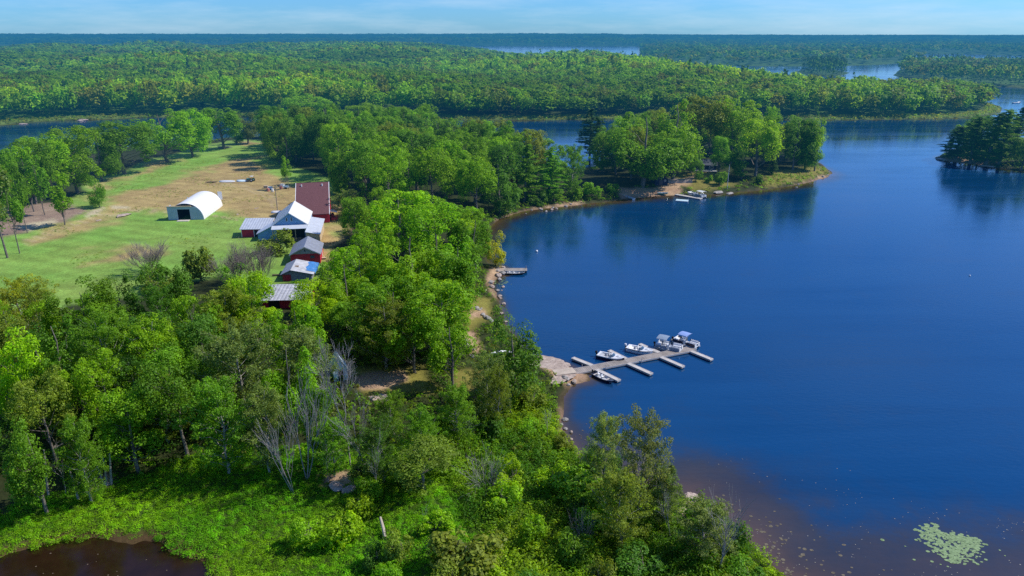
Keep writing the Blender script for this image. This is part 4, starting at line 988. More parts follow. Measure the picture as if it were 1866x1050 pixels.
def red_roof_house():
    r = root_at('red_roofed_house', 'tall house with a big red-brown shingle roof and white gable trim', 'house', -62.8, 217.4, 12)
    hw = 5.0; y0, yr, y1, ze, zr = -.6, 13.2, 19.0, 3.0, 10.4
    MB().add([(-hw,0,0),(-hw,18.6,0),(-hw,18.6,5.6),(-hw,yr,zr-.25),(-hw,0,ze+.05),(hw,0,0),(hw,18.6,0),(hw,18.6,5.6),(hw,yr,zr-.25),(hw,0,ze+.05)],
        [(0,1,2,3,4),(9,8,7,6,5),(0,5,6,1),(1,6,7,2),(2,7,8,3),(3,8,9,4),(4,9,5,0)]).build('wall', M['red_wall'], r)
    e = hw+.15
    MB().slab([(-e,y0,ze),(e,y0,ze),(e,yr,zr),(-e,yr,zr)], .2).build('roof', M['maroon_roof'], r)
    MB().slab([(-e,yr+.002,zr),(e,yr+.002,zr),(e,y1,5.55),(-e,y1,5.55)], .2).build('roof', M['maroon_roof'], r)
    for s in (1,-1):
        MB().slab([(s*e+(.003 if s > 0 else -.17),y0,ze+.02),(s*e+(.17 if s > 0 else -.003),y0,ze+.02),(s*e+(.17 if s > 0 else -.003),yr,zr+.02),(s*e+(.003 if s > 0 else -.17),yr,zr+.02)], .42).build('gable_trim', M['white'], r)
    for x in (-3.4,3.1): MB().tube([(x,11.6,9.0),(x,11.6,10.15)], .2, 8).build('roof_vent', M['white'], r)
    MB().slab([(5.02,2.4,3.1),(7.5,2.4,2.7),(7.5,5.2,2.7),(5.02,5.2,3.1)], .12).build('awning', M['white'], r)
    for y in (2.5,5.0): MB().box(7.3,7.42,y,y+.12,0,2.6).build('awning_post', M['red'], r)
    MB().box(-5.1,-1,-.05,-.008,.1,2.4).build('shade_panel', M['dark'], r)  # flat near-black sheet painting the shade under the eave
red_roof_house()
def shed_left():
    r = root_at('red_shed', 'red shed with a pale ribbed metal roof left of the farmhouse', 'shed', -75.6, 201.6, 3)
    MB().add([(-4,0,0),(4,0,0),(4,6,0),(-4,6,0),(-4,0,2.4),(4,0,2.4),(4,6,3.9),(-4,6,3.9)], [(3,2,1,0),(4,5,6,7),(0,1,5,4),(1,2,6,5),(2,3,7,6),(3,0,4,7)]).build('wall', M['red_wall'], r)
    MB().slab([(-4.4,-.5,2.5),(4.3,-.5,2.5),(4.3,6.4,4.15),(-4.4,6.4,4.15)], .12).build('roof', M['blue_metal'], r)
    MB().box(-.45,-.3,-.06,-.004,0,2.3).build('door_trim', M['white'], r)
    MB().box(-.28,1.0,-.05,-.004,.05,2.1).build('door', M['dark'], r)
    MB().box(-4.05,-3.9,-.06,-.004,0,2.36).build('corner_trim', M['white'], r)
shed_left()
def shed_grey():
    r = root_at('gabled_shed', 'small red building with a grey ribbed gable roof and grey gable end', 'shed', -53.9, 176.4, 10)
    gable(r, 3.7, 9.6, 2.9, 4.9, 'red_wall', 'grey_metal', 'grey_metal', .35, .45, .12, 'alu')
    MB().prism([(-3.66,2.86),(3.66,2.86),(0,4.72)], -.05, -.004).build('gable_panel', M['grey_wall'], r)
    MB().box(-.16,.16,-.09,-.053,3.5,3.9).build('gable_vent', M['dark'], r)
    window(r, 1.3, 2.3, 1.6, 2.3, -.006, fm='red')
    MB().add([(3.704,0,0)],[]); MB().box(3.704,3.76,6.0,6.9,0,2.1).build('door', M['white'], r)
    MB().box(3.75,4.9,3.2,4.4,.35,.5).box(3.85,3.95,3.3,4.3,0,.35).box(4.7,4.8,3.3,4.3,0,.35).build('step', M['tan'], r)
shed_grey()
def shed_tarp():
    r = root_at('tarped_shed', 'red shed with a rusty pale metal roof partly under a blue tarp', 'shed', -53.5, 163.0, 7, -.7)
    MB().prism([(-2.2,0),(4.6,0),(4.6,2.35),(-.2,3.5),(-2.2,2.6)], 0, 8).build('wall', M['grey_wall'], r)
    MB().box(-2.26,-.3,-.06,-.004,0,2.35).build('front_board', M['red'], r)
    MB().slab([(-.2,-.5,3.62),(5.2,-.5,2.36),(5.2,8.5,2.36),(-.2,8.5,3.62)], .12).build('roof', M['mixed_metal'], r)
    MB().slab([(-2.7,-.5,2.5),(-.202,-.5,3.62),(-.202,8.5,3.62),(-2.7,8.5,2.5)], .12).build('roof', M['grey_metal'], r)
    mb = MB(); rows = []
    for i in range(7):
        y = 1.2+7.4*i/6; rows.append([(x, y+.12*math.sin(x*5+i), 3.62-(x+.2)*.2333+.035+.04*math.sin(x*7+i*2.1)) for x in (3.0+.3*math.sin(i*2.2),3.8,4.6,5.28)]+[(5.36,y,1.9+.25*math.sin(i*1.7))])
    mb.rings(rows, closed=False); mb.build('tarp', M['tarp'], r, smooth=True)
    MB().box(.3,1.2,2.6,3.4,3.2,3.52).build('roof_hatch', M['wood'], r)
    MB().box(-5.6,-2.4,4.0,4.2,0,1.2).build('side_fence', M['wood'], r)
    MB().box(-1.5,-.6,-.1,-.062,.1,2.0).build('door', M['red_wall'], r)
shed_tarp()
def shed_low():
    r = root_at('metal_roofed_shed', 'low shed with a stained pale ribbed metal roof, lowest of the sheds', 'shed', -49.6, 144.4, 3)
    MB().add([(-4.8,0,0),(4.8,0,0),(4.8,7,0),(-4.8,7,0),(-4.8,0,2.1),(4.8,0,2.1),(4.8,7,2.9),(-4.8,7,2.9)], [(3,2,1,0),(4,5,6,7),(0,1,5,4),(1,2,6,5),(2,3,7,6),(3,0,4,7)]).build('wall', M['red_wall'], r)
    MB().slab([(-5.2,-.6,2.15),(5.2,-.6,2.15),(5.2,7.4,3.08),(-5.2,7.4,3.08)], .1).build('roof', M['old_metal'], r)
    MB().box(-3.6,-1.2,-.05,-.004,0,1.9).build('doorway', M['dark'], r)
shed_low()
def tarp_hut():
    x, y, g = atg(622, 694)
    r = thing('blue_roofed_hut', 'little hut with a pale blue tarp roof among the trees above the dead tree', 'hut', (x, y, g), R(24))
    MB().prism([(-1.2,0),(1.2,0),(1.2,2.2),(0,4.2),(-1.2,2.2)], 0, 3.2).build('wall', M['pale_tarp'], r)
    MB().slab([(0,-.35,4.32),(0,3.5,4.32),(-1.5,3.5,1.85),(-1.5,-.35,1.85)], .06).build('roof', M['white'], r)
    MB().slab([(.002,-.35,4.32),(1.5,-.35,1.85),(1.5,3.5,1.85),(.002,3.5,4.32)], .06).build('roof', M['pale_tarp'], r)
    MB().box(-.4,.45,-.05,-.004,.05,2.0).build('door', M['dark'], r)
tarp_hut()
def cabins():
    x, y, g = atg(1286, 312)
    r = thing('lake_cabin', 'grey roofed cabin half hidden by trees on the point across the bay', 'cabin', (x, y, g), R(-14))
    MB().prism([(-4.2,0),(4.2,0),(4.2,2.8),(-4.2,2.8)], 0, 6.5).build('wall', M['navy_wall'], r)
    MB().slab([(-4.8,-.8,2.7),(4.8,-.8,2.7),(4.8,3.25,4.6),(-4.8,3.25,4.6)], .15).build('roof', M['dark_roof'], r)
    MB().slab([(-4.8,3.252,4.6),(4.8,3.252,4.6),(4.8,7.3,2.7),(-4.8,7.3,2.7)], .15).build('roof', M['dark_roof'], r)
    window(r, -2.4, -.6, 1.0, 2.2, -.006); window(r, 1.4, 3.0, 1.0, 2.2, -.006)
    MB().box(-4.6,4.6,-2.4,-.01,.25,.42).build('deck', M['finger_wood'], r)
    MB().box(-4.6,4.6,-2.42,-2.36,.9,1.02).box(-4.6,-4.5,-2.42,-2.34,.42,.9).box(-1.6,-1.5,-2.42,-2.34,.42,.9).box(1.5,1.6,-2.42,-2.34,.42,.9).box(4.5,4.6,-2.42,-2.34,.42,.9).build('railing', M['white'], r)
    x, y, g = atg(1205, 338)
    r = thing('navy_boathouse', 'small dark navy boathouse in the shade by the sandy beach', 'shed', (x, y, g), R(8))
    gable(r, 2.6, 5.5, 2.6, 4.3, 'navy_wall', 'dark_roof', 'dark_roof', .3, .3, .12)
    window(r, 1.2, 1.75, 1.6, 2.2, -.006); MB().box(-1.0,.5,-.05,-.004,0,2.1).build('door', M['navy'], r)
    window(r, -.25, .25, 2.7, 3.2, -.006, fm='navy')
    x, y, g = atg(1325, 344)
    r = thing('flagpole', 'white pole standing on the shore lawn of the point', 'pole', (x, y, g))
    MB().tube([(0,0,-.2),(0,0,9.5)], [.11,.06], 8).build('mast', M['white'], r); MB().tube([(0,0,9.5),(0,0,9.75)], [.13,.10], 8).build('finial', M['tan'], r)
cabins()
# ------------------------------------------------------------------ yard things
def yard():
    x, y, g = atg(506, 386)
    r = thing('utility_pole', 'wooden utility pole with crossarm between the barn and the red-brown roof', 'pole', (x, y, g))
    MB().tube([(0,0,-.3),(.05,0,8.8)], [.16,.10], 8).build('mast', M['pole'], r)
    MB().box(-1.0,1.0,-.06,.06,8.1,8.24).build('crossarm', M['pole'], r)
    for s in (-.85,0,.85): MB().tube([(s,0,8.24),(s,0,8.46)], .05, 6).build('insulator', M['white'], r)
    a = np.array((x-.8, y, g+8.45)); b = np.array((-67.2, 213.2, hgt(-67,213)+7.0)); mb = MB()
    for o in (0, .5): mb.tube([a+(b-a)*t+np.array((o, 0, -.9*4*t*(1-t)*.6)) for t in np.linspace(0, 1, 9)], .02, 4)
    tag(mb.build('power_line', M['black']), 'thin wires running from the utility pole to the farmhouse', 'wire')
    def hull(mb, ln, bm, h, n=9, top=True):
        rr = []
        for i in range(n):
            t = i/(n-1); b = bm/2*(1-abs(2*t-1)**2.4)**.6+.02; z0 = h*.35*abs(2*t-1)**3
            rr.append([((t-.5)*ln, -b, h), ((t-.5)*ln, -b*.75, z0+h*.3), ((t-.5)*ln, 0, z0), ((t-.5)*ln, b*.75, z0+h*.3), ((t-.5)*ln, b, h)])
        mb.rings(rr, closed=False)
        return mb
    def upturned(px, py, ln, bm, mat, label, rz):
        x, y, g = atg(px, py); r = thing('upturned_boat', label, 'boat', (x, y, g+.12), R(rz), 'boats laid up in the yard')
        o = hull(MB(), ln, bm, .6).build('hull', M[mat], r, smooth=True); o.rotation_euler = (PI,0,0); o.location = (0,0,.6)
        MB().tube([(-ln*.42,0,.62),(ln*.42,0,.62)], .05, 5).build('keel', M[mat], r)
    upturned(507, 388, 4.6, 1.5, 'white', 'white upturned boat beside the utility pole', 6)
    upturned(414, 332, 6.4, 1.7, 'fibre', 'long white upturned boat at the edge of the tree shade', 4)
    upturned(441, 331, 4.4, 1.8, 'pale_tarp', 'pale blue covered boat next to the little tractor', 2)
    for px, py, l, rz in ((385,333,'long dark timber pile lying in the dry grass behind the barn',3), (408,270,'grey brushwood heap at the far end of the field',10)):
        x, y, g = atg(px, py); mb = MB()
        for k in range(16 if py > 300 else 34):
            s = 1 if py > 300 else 1.6; a = random.gauss(0, .08 if py > 300 else .5); L = random.uniform(1.6,3)*s; cx, cy = random.gauss(0,.5*s*(1.6 if py > 300 else 1.5)), random.gauss(0,.35*s); z = random.uniform(.1,.5*s)
            mb.tube([(cx-L*math.cos(a)*.5, cy-L*math.sin(a)*.5, z),(cx+L*math.cos(a)*.5, cy+L*math.sin(a)*.5, z+random.gauss(0,.1))], random.uniform(.05,.12), 5)
        o = mb.build('timber_pile' if py > 300 else 'brush_pile', M['wood' if py > 300 else 'dead_wood']); o.location = (x, y, g); o.rotation_euler[2] = R(rz); tag(o, l, 'wood pile')
    def tractor(px, py, rz, paint, label, s=1.0, name='tractor', roof=False):
        x, y, g = atg(px, py); r = thing(name, label, 'tractor', (x, y, g), R(rz)); r.scale = (s,s,s)
        MB().box(-.35,.35,.2,2.0,.75,1.35).box(-.3,.3,2.0,2.1,.8,1.25).build('hood', M[paint], r, bevel=.06)
        MB().box(-.55,.55,-1.0,.25,.6,.85).box(-.75,-.5,-1.0,-.1,.85,1.25).box(.5,.75,-1.0,-.1,.85,1.25).build('chassis', M[paint], r, bevel=.05)
        for X, Y, rad, w in ((-.8,-.6,.72,.4),(.8,-.6,.72,.4),(-.65,1.5,.45,.28),(.65,1.5,.45,.28)):
            o = MB().tube([(X-w/2,Y,rad),(X+w/2,Y,rad)], rad, 18).build('wheel', M['rubber'], r); MB().tube([(X-w*.53,Y,rad),(X+w*.53,Y,rad)], rad*.5, 12).build('rim', M['white'], o)
        MB().box(-.28,.28,-.75,-.3,.95,1.1).box(-.28,.28,-.85,-.74,1.1,1.6).build('seat', M['black'], r, bevel=.04)
        MB().tube([(0,.1,1.0),(0,-.12,1.5)], .04, 6).tube([(-.2,-.14,1.5),(.2,-.14,1.5)], .04, 6).build('steering_wheel', M['black'], r)
        MB().tube([(.22,1.2,1.35),(.22,1.2,2.0)], .045, 6).build('exhaust', M['black'], r)
        if roof:
            MB().box(-.7,.7,-1.0,.2,2.25,2.35).build('roof', M['white'], r)
            for X in (-.62,.62):
                for Y in (-.92,.1): MB().tube([(X,Y,.8),(X,Y,2.25)], .04, 5).build('roof_post', M['black'], r)
        else:
            MB().box(-.06,.06,2.1,3.2,.9,1.1).box(-.8,.8,3.0,3.6,.3,.95).build('bucket', M[paint], r)
    tractor(603, 398, -150, 'red', 'red tractor with a front bucket beside the red-brown roofed house', 1.15)
    tractor(458, 331, 80, 'green_paint', 'small green tractor with a white roof at the edge of the tree shade', .95, 'tractor', True)
    items = [(489,349,'barrel','pink','faded red barrel at the left of the yard clutter'),(493,345,'crate','cyan','pale flat crate behind the faded barrel'),(497,350,'drum','white','white drum in front of the yard clutter'),
        (512,345,'barrel','pink','faded red barrel right of the utility pole'),(515,340,'crate','white','white box at the back of the yard clutter'),(521,344,'cart','cyan','pale cart at the corner of the red-brown roofed house'),(485,343,'crate','tan','tan box leftmost in the yard clutter')]
    for px, py, n, m, l in items:
        x, y, g = atg(px, py); r = thing({'barrel':'barrel','drum':'drum','crate':'crate','cart':'cart'}[n], l, n, (x, y, g), R(random.uniform(-20,20)), 'yard clutter near the red-brown roofed house')
        if n in ('barrel','drum'):
            h = 1.25
            MB().rings([[(rr*math.cos(a*PI/6), rr*math.sin(a*PI/6), z) for a in range(12)] for rr, z in ((.45,0),(.52,h*.25),(.54,h*.5),(.52,h*.75),(.45,h))], cap0=True, cap1=True).build('body', M[m], r)
            for z in (.3,.9): MB().rings([[(.545*math.cos(a*PI/6), .545*math.sin(a*PI/6), q) for a in range(12)] for q in (z, z+.07)]).build('hoop', M['wood'], r)
        elif n == 'crate':
            MB().box(-.8,.8,-.5,.5,.1,.9).build('body', M[m], r, bevel=.04); MB().box(-.85,.85,-.55,.55,.9,1.0).build('lid', M[m], r); MB().box(-.8,-.6,-.5,.5,0,.1).box(.6,.8,-.5,.5,0,.1).build('runner', M['wood'], r)
        else:
            MB().box(-1.1,1.1,-.6,.6,.55,.65).box(-1.1,1.1,-.6,-.55,.65,1.1).box(-1.1,1.1,.55,.6,.65,1.1).box(-1.1,-1.05,-.6,.6,.65,1.1).build('tub', M[m], r)
            for s in (-.68,.68): MB().tube([(0,s-.06,.35),(0,s+.06,.35)], .35, 14).build('wheel', M['rubber'], r)
            MB().tube([(1.1,0,.55),(2.0,0,.35)], .05, 6).build('drawbar', M['alu'], r)
    for px, py, s, l in ((224,394,1.0,'large flat pale stone slab lying in the dry grass before the barn'),(468,380,.5,'pale stone in the dry grass left of the utility pole'),(433,391,.45,'low pale stone in the dry grass right of the barn'),
        (180,402,.6,'pale stone at the rim of the mulched ground'),(146,389,.4,'small stone at the right tip of the mulched ground')):
        rock(px, py, 2.6*s if s == 1 else 1.6*s, .25, 'rock', l, None, 2.2)
def rock(px, py, size, hf, mat, label, group=None, asp=1.3, pt=None, dz=0.0):
    rng = np.random.default_rng(abs(hash((px, py))) % 9999 if pt is None else int(abs(pt[0]*91+pt[1]*37)) % 9999)
    if pt is None: x, y, g = atg(px, py)
    else: x, y = pt; g = max(hgt(x, y), -.15)
    bm = bmesh.new(); bmesh.ops.create_icosphere(bm, subdivisions=4 if size > 1.8 else 3, radius=1)
    ax = unit(rng.normal(size=(7,3))); cut = .62+.3*rng.random(7)
    for v in bm.verts:
        p = np.array(v.co)
        for a, c in zip(ax, cut):
            t = p@a
            if t > c: p = p-a*(t-c)*.92
        p *= 1+.16*noise.fractal(mathutils.Vector(tuple(p*2.1+ax[0]*9)), .8, 2.1, 4)
        v.co = p*np.array((asp, 1, hf*1.6))*size*.5
    me = bpy.data.meshes.new('rock'); bm.to_mesh(me); bm.free(); me.materials.append(M[mat])
    o = link_mesh('rock', me); o.location = (x, y, g+size*hf*.28+dz); o.rotation_euler[2] = rng.random()*6.28
    tag(o, label, 'rock', group)
yard()
def shore_rocks():
    named = [(1257,914,1.9,.55,'rock','pale layered boulder at the waterline of the near shore'),(1245,924,1.5,.5,'grey_rock','boulder just left of the pale layered one on the near shore'),(1242,938,1.6,.5,'rock','lower boulder below the pale layered one'),
        (1192,899,.9,.4,'rock','small pale stone among the bushes of the near shore'),(1046,697,.9,.6,'rock','single round boulder in the water beside the launching rock'),(1030,692,1.2,.6,'grey_rock','dark boulder at the foot of the launching rock'),(1036,702,.6,.5,'grey_rock','small stone in the water at the launching rock'),
        (1021,820,.8,.4,'rock','pale stone at the waterline among bushes'),(908,503,1.6,.5,'rock','pale boulder beside the little dock pier'),(612,886,1.9,.22,'rock','flat pinkish bedrock patch at the marsh edge'),(636,893,1.5,.24,'rock','smaller pinkish bedrock patch right of the flat one'),
        (992,664,7.0,.055,'rock','broad flat bedrock at the head of the boat dock'),(1020,688,4.6,.06,'rock','flat bedrock ledge below the boat ramp board'),(150,220,7,.16,'rock','pale bedrock showing on the far shore at the left'),(40,223,4,.16,'rock','small pale bedrock on the far shore near the picture edge'),
        (1310,349,3.4,.16,'grey_rock','pale ledge on the shore right of the pontoon boat'),(1800,300,5.0,.14,'rock','pink bedrock at the waterline of the evergreen island'),(1715,291,4.0,.2,'grey_rock','dark rock at the very tip of the evergreen island'),(1330,353,2.4,.2,'grey_rock','low grey ledge on the shore of the point'),
        (690,727,3.0,.12,'rock','pale bedrock in the earth clearing among the trees'),(195,880,1.2,.3,'rock','pale stone at the foot of the clustered stems')]
    for px, py, s, hf, m, l in named: rock(px, py, s, hf, m, l, None, 1.5)
    for i, (a, b, n, sz, where) in enumerate([((915,487),(884,530),12,(.6,1.5),'on the shore below the little dock'),((868,560),(905,600),9,(.5,1.3),'on the shore above the dark shore tree'),((912,520),(920,600),8,(.4,1.0),'at the waterline above the boat dock'),
        ((845,625),(866,652),6,(.6,1.4),'on the dry lawn by the bay'),((920,389),(1050,376),12,(.5,1.2),'along the sandy shore of the wooded neck'),((1440,338),(1512,319),8,(.4,1.0),'at the tip of the wooded point'),((1022,760),(1045,820),8,(.4,.9),'along the bushy near shore')]):
        for k in range(n):
            t = random.random(); rock(a[0]*(1-t)+b[0]*t+random.gauss(0,5), a[1]*(1-t)+b[1]*t+random.gauss(0,3), random.uniform(*sz), random.uniform(.35,.6), random.choice(['rock','grey_rock']), 'weathered stone '+where, 'stones '+where)
shore_rocks()
x, y, g = atg(703, 985); x2, y2, _ = atg(694, 955)
MB().tube([(x, y, g+.35),((x+x2)/2, (y+y2)/2, g+.75),(x2, y2, g+1.0)], [.24,.2,.15], 8).build('fallen_log', M['log_wood']); tag(bpy.data.objects['fallen_log'], 'pale fallen log lying in the low bushes at the bottom', 'log')
# ------------------------------------------------------------------ docks
def plank_raft(name, parent, x0, x1, y0, y1, z, mat, axis='x', drum=True):
    o = MB().box(x0, x1, y0, y1, z-.10, z).build(name, M[mat], parent)
    MB().box(x0-.05, x1+.05, y0-.06, y0-.002, z-.30, z+.03).box(x0-.05, x1+.05, y1+.002, y1+.06, z-.30, z+.03).box(x0-.06, x0-.002, y0, y1, z-.30, z+.02).box(x1+.002, x1+.06, y0, y1, z-.30, z+.02).build('edge_board', M['dock_trim'], o)
    if drum: MB().box(x0+.1, x1-.1, y0+.1, y1-.1, -.25, z-.12).build('float', M['dock_float'], o)
    return o
ZD = .46
A, Bp = at(1044, 677, ZD), at(1264, 634.5, ZD)
DU = (Bp-A)/np.linalg.norm(Bp-A); DV = np.array((-DU[1], DU[0])); DL = np.linalg.norm(Bp-A); DROT = math.atan2(DU[1], DU[0])
def loc(px, py, z=ZD): d = at(px, py, z)-A; return d@DU, d@DV
def main_dock():
    r = thing('boat_dock', 'long grey floating boat dock with white finger piers', 'dock', (A[0], A[1], 0), DROT)
    cuts = np.linspace(0, DL, 8)
    for a, b in zip(cuts[:-1], cuts[1:]): plank_raft('walkway', r, a+.03, b-.03, -.95, .95, ZD+random.uniform(-.02,.02), 'dock_wood')
    ang = {}
    for side, lst in ((-1, [((1097,678),(1128,693)),((1149,664),(1187,681)),((1208,652),(1245,668)),((1258,639),(1297,655))]), (1, [((1082,667),(1049,654)),((1143,655),(1115,641)),((1200,642),(1166,627)),((1253,631),(1234,622))])):
        for (p0, p1) in lst:
            a = np.array(loc(*p0)); b = np.array(loc(*p1)); u = (b-a)/np.linalg.norm(b-a); L = np.linalg.norm(b-a)
            a = a-u*((a[1]-side*1.03)/u[1]) if abs(u[1]) > .2 else a
            L = max(np.linalg.norm(b-a), 4.6)
            e = thing('finger_pier', None, None); e.parent = r; e.location = (a[0], a[1], 0); e.rotation_euler[2] = math.atan2(u[1], u[0])
            o = plank_raft('deck', e, .0, L, -.42, .42, ZD+.03, 'finger_wood')
            MB().tube([(L-.3,.3,ZD+.03),(L-.3,.3,ZD+.22)], .06, 6).build('cleat', M['alu'], o)
    b = loc(1033, 676, .3); e = thing('ramp', None, None); e.parent = r; e.location = (-2.2, -.1, .80); e.rotation_euler = (0, .03, R(-4))
    MB().box(-1.7,2.4,-1.15,1.15,0,.14).build('ramp_board', M['ramp_board'], e)
    for k, x in enumerate((2.5, 6.4, 10.3, 14.2, 18.1, DL-.4)):
        MB().tube([(x,(-1) ** k*1.08,-.8),(x,(-1) ** k*1.08,1.0)], .05, 7).build('post', M['alu'], r)
main_dock()
def small_dock():
    a, b = at(918, 492, .5), at(960, 492, .5); L = np.linalg.norm(b-a)
    r = thing('little_dock', 'short wooden dock on a stone pier left of the white buoy', 'dock', (a[0], a[1], 0), math.atan2((b-a)[1], (b-a)[0]))
    o = plank_raft('walkway', r, .2, L, -1.1, 1.1, .62, 'dock_wood', drum=False)
    MB().box(-3.2,.15,-1.5,1.5,-.3,.55).build('stone_pier', M['rock'], r, bevel=.15)
    for x in (1.5, L-.2):
        for y in (-1.0,1.0): MB().tube([(x,y,-1),(x,y,1.3 if x > 2 and y > 0 else .7)], .07, 7).build('post', M['pole'], r)
    MB().box(L-1.5,L-.1,-1.22,-1.1,.05,.5).build('bumper', M['black'], r)
small_dock()
def buoys():
    for px, py, s, l in ((978,459,.36,'white round mooring buoy off the little dock'),(1767,503,.2,'tiny white buoy far out on the open bay')):
        x, y = at(px, py); r = thing('buoy', l, 'buoy', (x, y, 0))
        MB().rings([[(s*math.sin(t)*math.cos(a*PI/8), s*math.sin(t)*math.sin(a*PI/8), s*.5+s*math.cos(t)) for a in range(16)] for t in np.linspace(.06, PI-.06, 10)], cap0=True, cap1=True).build('float', M['white'], r, smooth=True)
        MB().tube([(0,0,s*1.45),(0,0,s*1.8)], .04, 6).build('ring_post', M['alu'], r)
buoys()
# ------------------------------------------------------------------ boats
def hull_rings(L, bm, h, draft=.22, n=15, flat=.55):
    rr = []
    for i in range(n):
        t = i/(n-1); b = bm/2*(1 if t < .5 else max(0, 1-((t-.5)/.5)**2.3)**.75)*(.93+.07*min(t/.3, 1))+.02
        sh = h+.22*max(0, (t-.35)/.65)**2; kz = -draft+(draft+h*.75)*max(0, (t-.68)/.32)**2.2; cz = kz*.6+.10+.25*max(0, t-.6)
        x = t*L
        rr.append([(x,-b,sh),(x,-b*.98,sh-.1),(x,-b*.86,cz),(x,0,kz),(x,b*.86,cz),(x,b*.98,sh-.1),(x,b,sh)])
    return rr
def outboard(parent, y=0.0, cover='black', h=.75):
    o = MB().box(-.62,-.18,y-.17,y+.17,h,h+.45).build('outboard_motor', M[cover], parent, bevel=.07)
    MB().box(-.46,-.32,y-.07,y+.07,-.35,h).box(-.32,-.02,y-.10,y+.10,h-.35,h-.05).build('motor_leg', M['black'], o)
def place_boat(name, label, cat, stern, bow, z=0.0, group=None):
    d = bow-stern; return thing(name, label, cat, (stern[0], stern[1], z), math.atan2(d[1], d[0]), group), float(np.linalg.norm(d))
def runabout(label, stern, bow, hullm, stripe, cover='black', seatm='white', tower=False):
    r, L = place_boat('motor_boat', label, 'boat', stern, bow, 0, 'boats moored at the boat dock'); L = max(L, 5.4); bm = 2.15; h = .78
    rr = hull_rings(L, bm, h)
    o = MB().rings(rr, closed=False, cap0=True).build('hull', M[hullm], r, smooth=False)
    st = MB()
    for s in (0, 6):
        rs = [[(p[s][0], p[s][1]*1.012, p[s][2]-.02), (p[s][0], p[s][1]*1.012, p[s][2]-.17)] for p in rr[:-1]]; st.rings(rs, closed=False)
    st.build('stripe', M[stripe], o)
    # rim and decks
    rim = MB(); inn = lambda p, s, k: (p[0][0], s*max(abs(p[0][1])-k, .01), p[0][2])
    for s in (-1, 1):
        rim.rings([[(p[0][0], s*abs(p[0][1]), p[0][2]+.004), inn(p, s, .24), (p[0][0], s*max(abs(p[0][1])-.24, .01), .22)] for p in rr[:11]], closed=False)
    rim.build('gunwale', M['fibre'], r)
    fd = MB(); fd.rings([[(p[0][0], p[0][1], p[0][2]+.006), (p[0][0], p[0][1]*.5, p[0][2]+.075), (p[0][0], 0, p[0][2]+.10), (p[0][0], -p[0][1]*.5, p[0][2]+.075), (p[0][0], -p[0][1], p[0][2]+.006)] for p in rr[8:]], closed=False)
    fd.build('foredeck', M['fibre'], r, smooth=True)
    MB().box(.1, L*.62, -bm/2+.24, bm/2-.24, .16, .21).build('floor', M['grey_vinyl'], r)
    MB().box(.02,.55,-bm/2+.1,bm/2-.1,.62,.80).build('stern_deck', M['fibre'], r, bevel=.03)
    MB().box(.56,1.15,-bm/2+.28,bm/2-.28,.22,.58).box(.5,.66,-bm/2+.28,bm/2-.28,.58,.88).build('bench_seat', M[seatm], r, bevel=.04)
    for s in (-.55,.55):
        MB().box(L*.38,L*.46,s-.26,s+.26,.22,.62).box(L*.365,L*.385,s-.25,s+.25,.6,1.1).build('seat', M[seatm], r, bevel=.03)
    MB().box(L*.5,L*.58,-.95,-.25,.22,.95).build('console', M['grey_vinyl'], r, bevel=.04)
    MB().box(L*.5,L*.58,.25,.95,.22,.92).build('console', M['grey_vinyl'], r, bevel=.04)
    w = MB(); z0, z1 = h+.10, h+.52
    w.rings([[(L*.56,-.98,z0),(L*.62,-.6,z0+.02),(L*.635,0,z0+.03),(L*.62,.6,z0+.02),(L*.56,.98,z0)], [(L*.49,-.90,z1),(L*.545,-.55,z1+.03),(L*.56,0,z1+.04),(L*.545,.55,z1+.03),(L*.49,.90,z1)]], closed=False)
    o = w.build('windshield', M['glass'], r)
    MB().tube([(L*.49,-.90,z1),(L*.545,-.55,z1+.03),(L*.56,0,z1+.04),(L*.545,.55,z1+.03),(L*.49,.90,z1)], .03, 5).build('windshield_frame', M['white'], o)
    MB().box(L*.70,L*.80,-.3,.3,h+.19,h+.235).build('bow_hatch', M['grey_vinyl'], r)
    MB().tube([(L*.80,-.55,h+.13),(L*.9,-.32,h+.42),(L*.97,0,h+.45),(L*.9,.32,h+.42),(L*.80,.55,h+.13)], .025, 5).build('bow_rail', M['alu'], r)
    outboard(r, 0, cover)
P2 = lambda px, py: at(px, py, .35)
runabout('white motor boat with dark hull sides moored nearest the shore', P2(1090,647), P2(1132,656), 'navy', 'white', 'black', 'grey_vinyl')
runabout('white motor boat with a white outboard in the middle of the boat dock', P2(1143,634), P2(1188,644), 'fibre', 'navy', 'white', 'white')
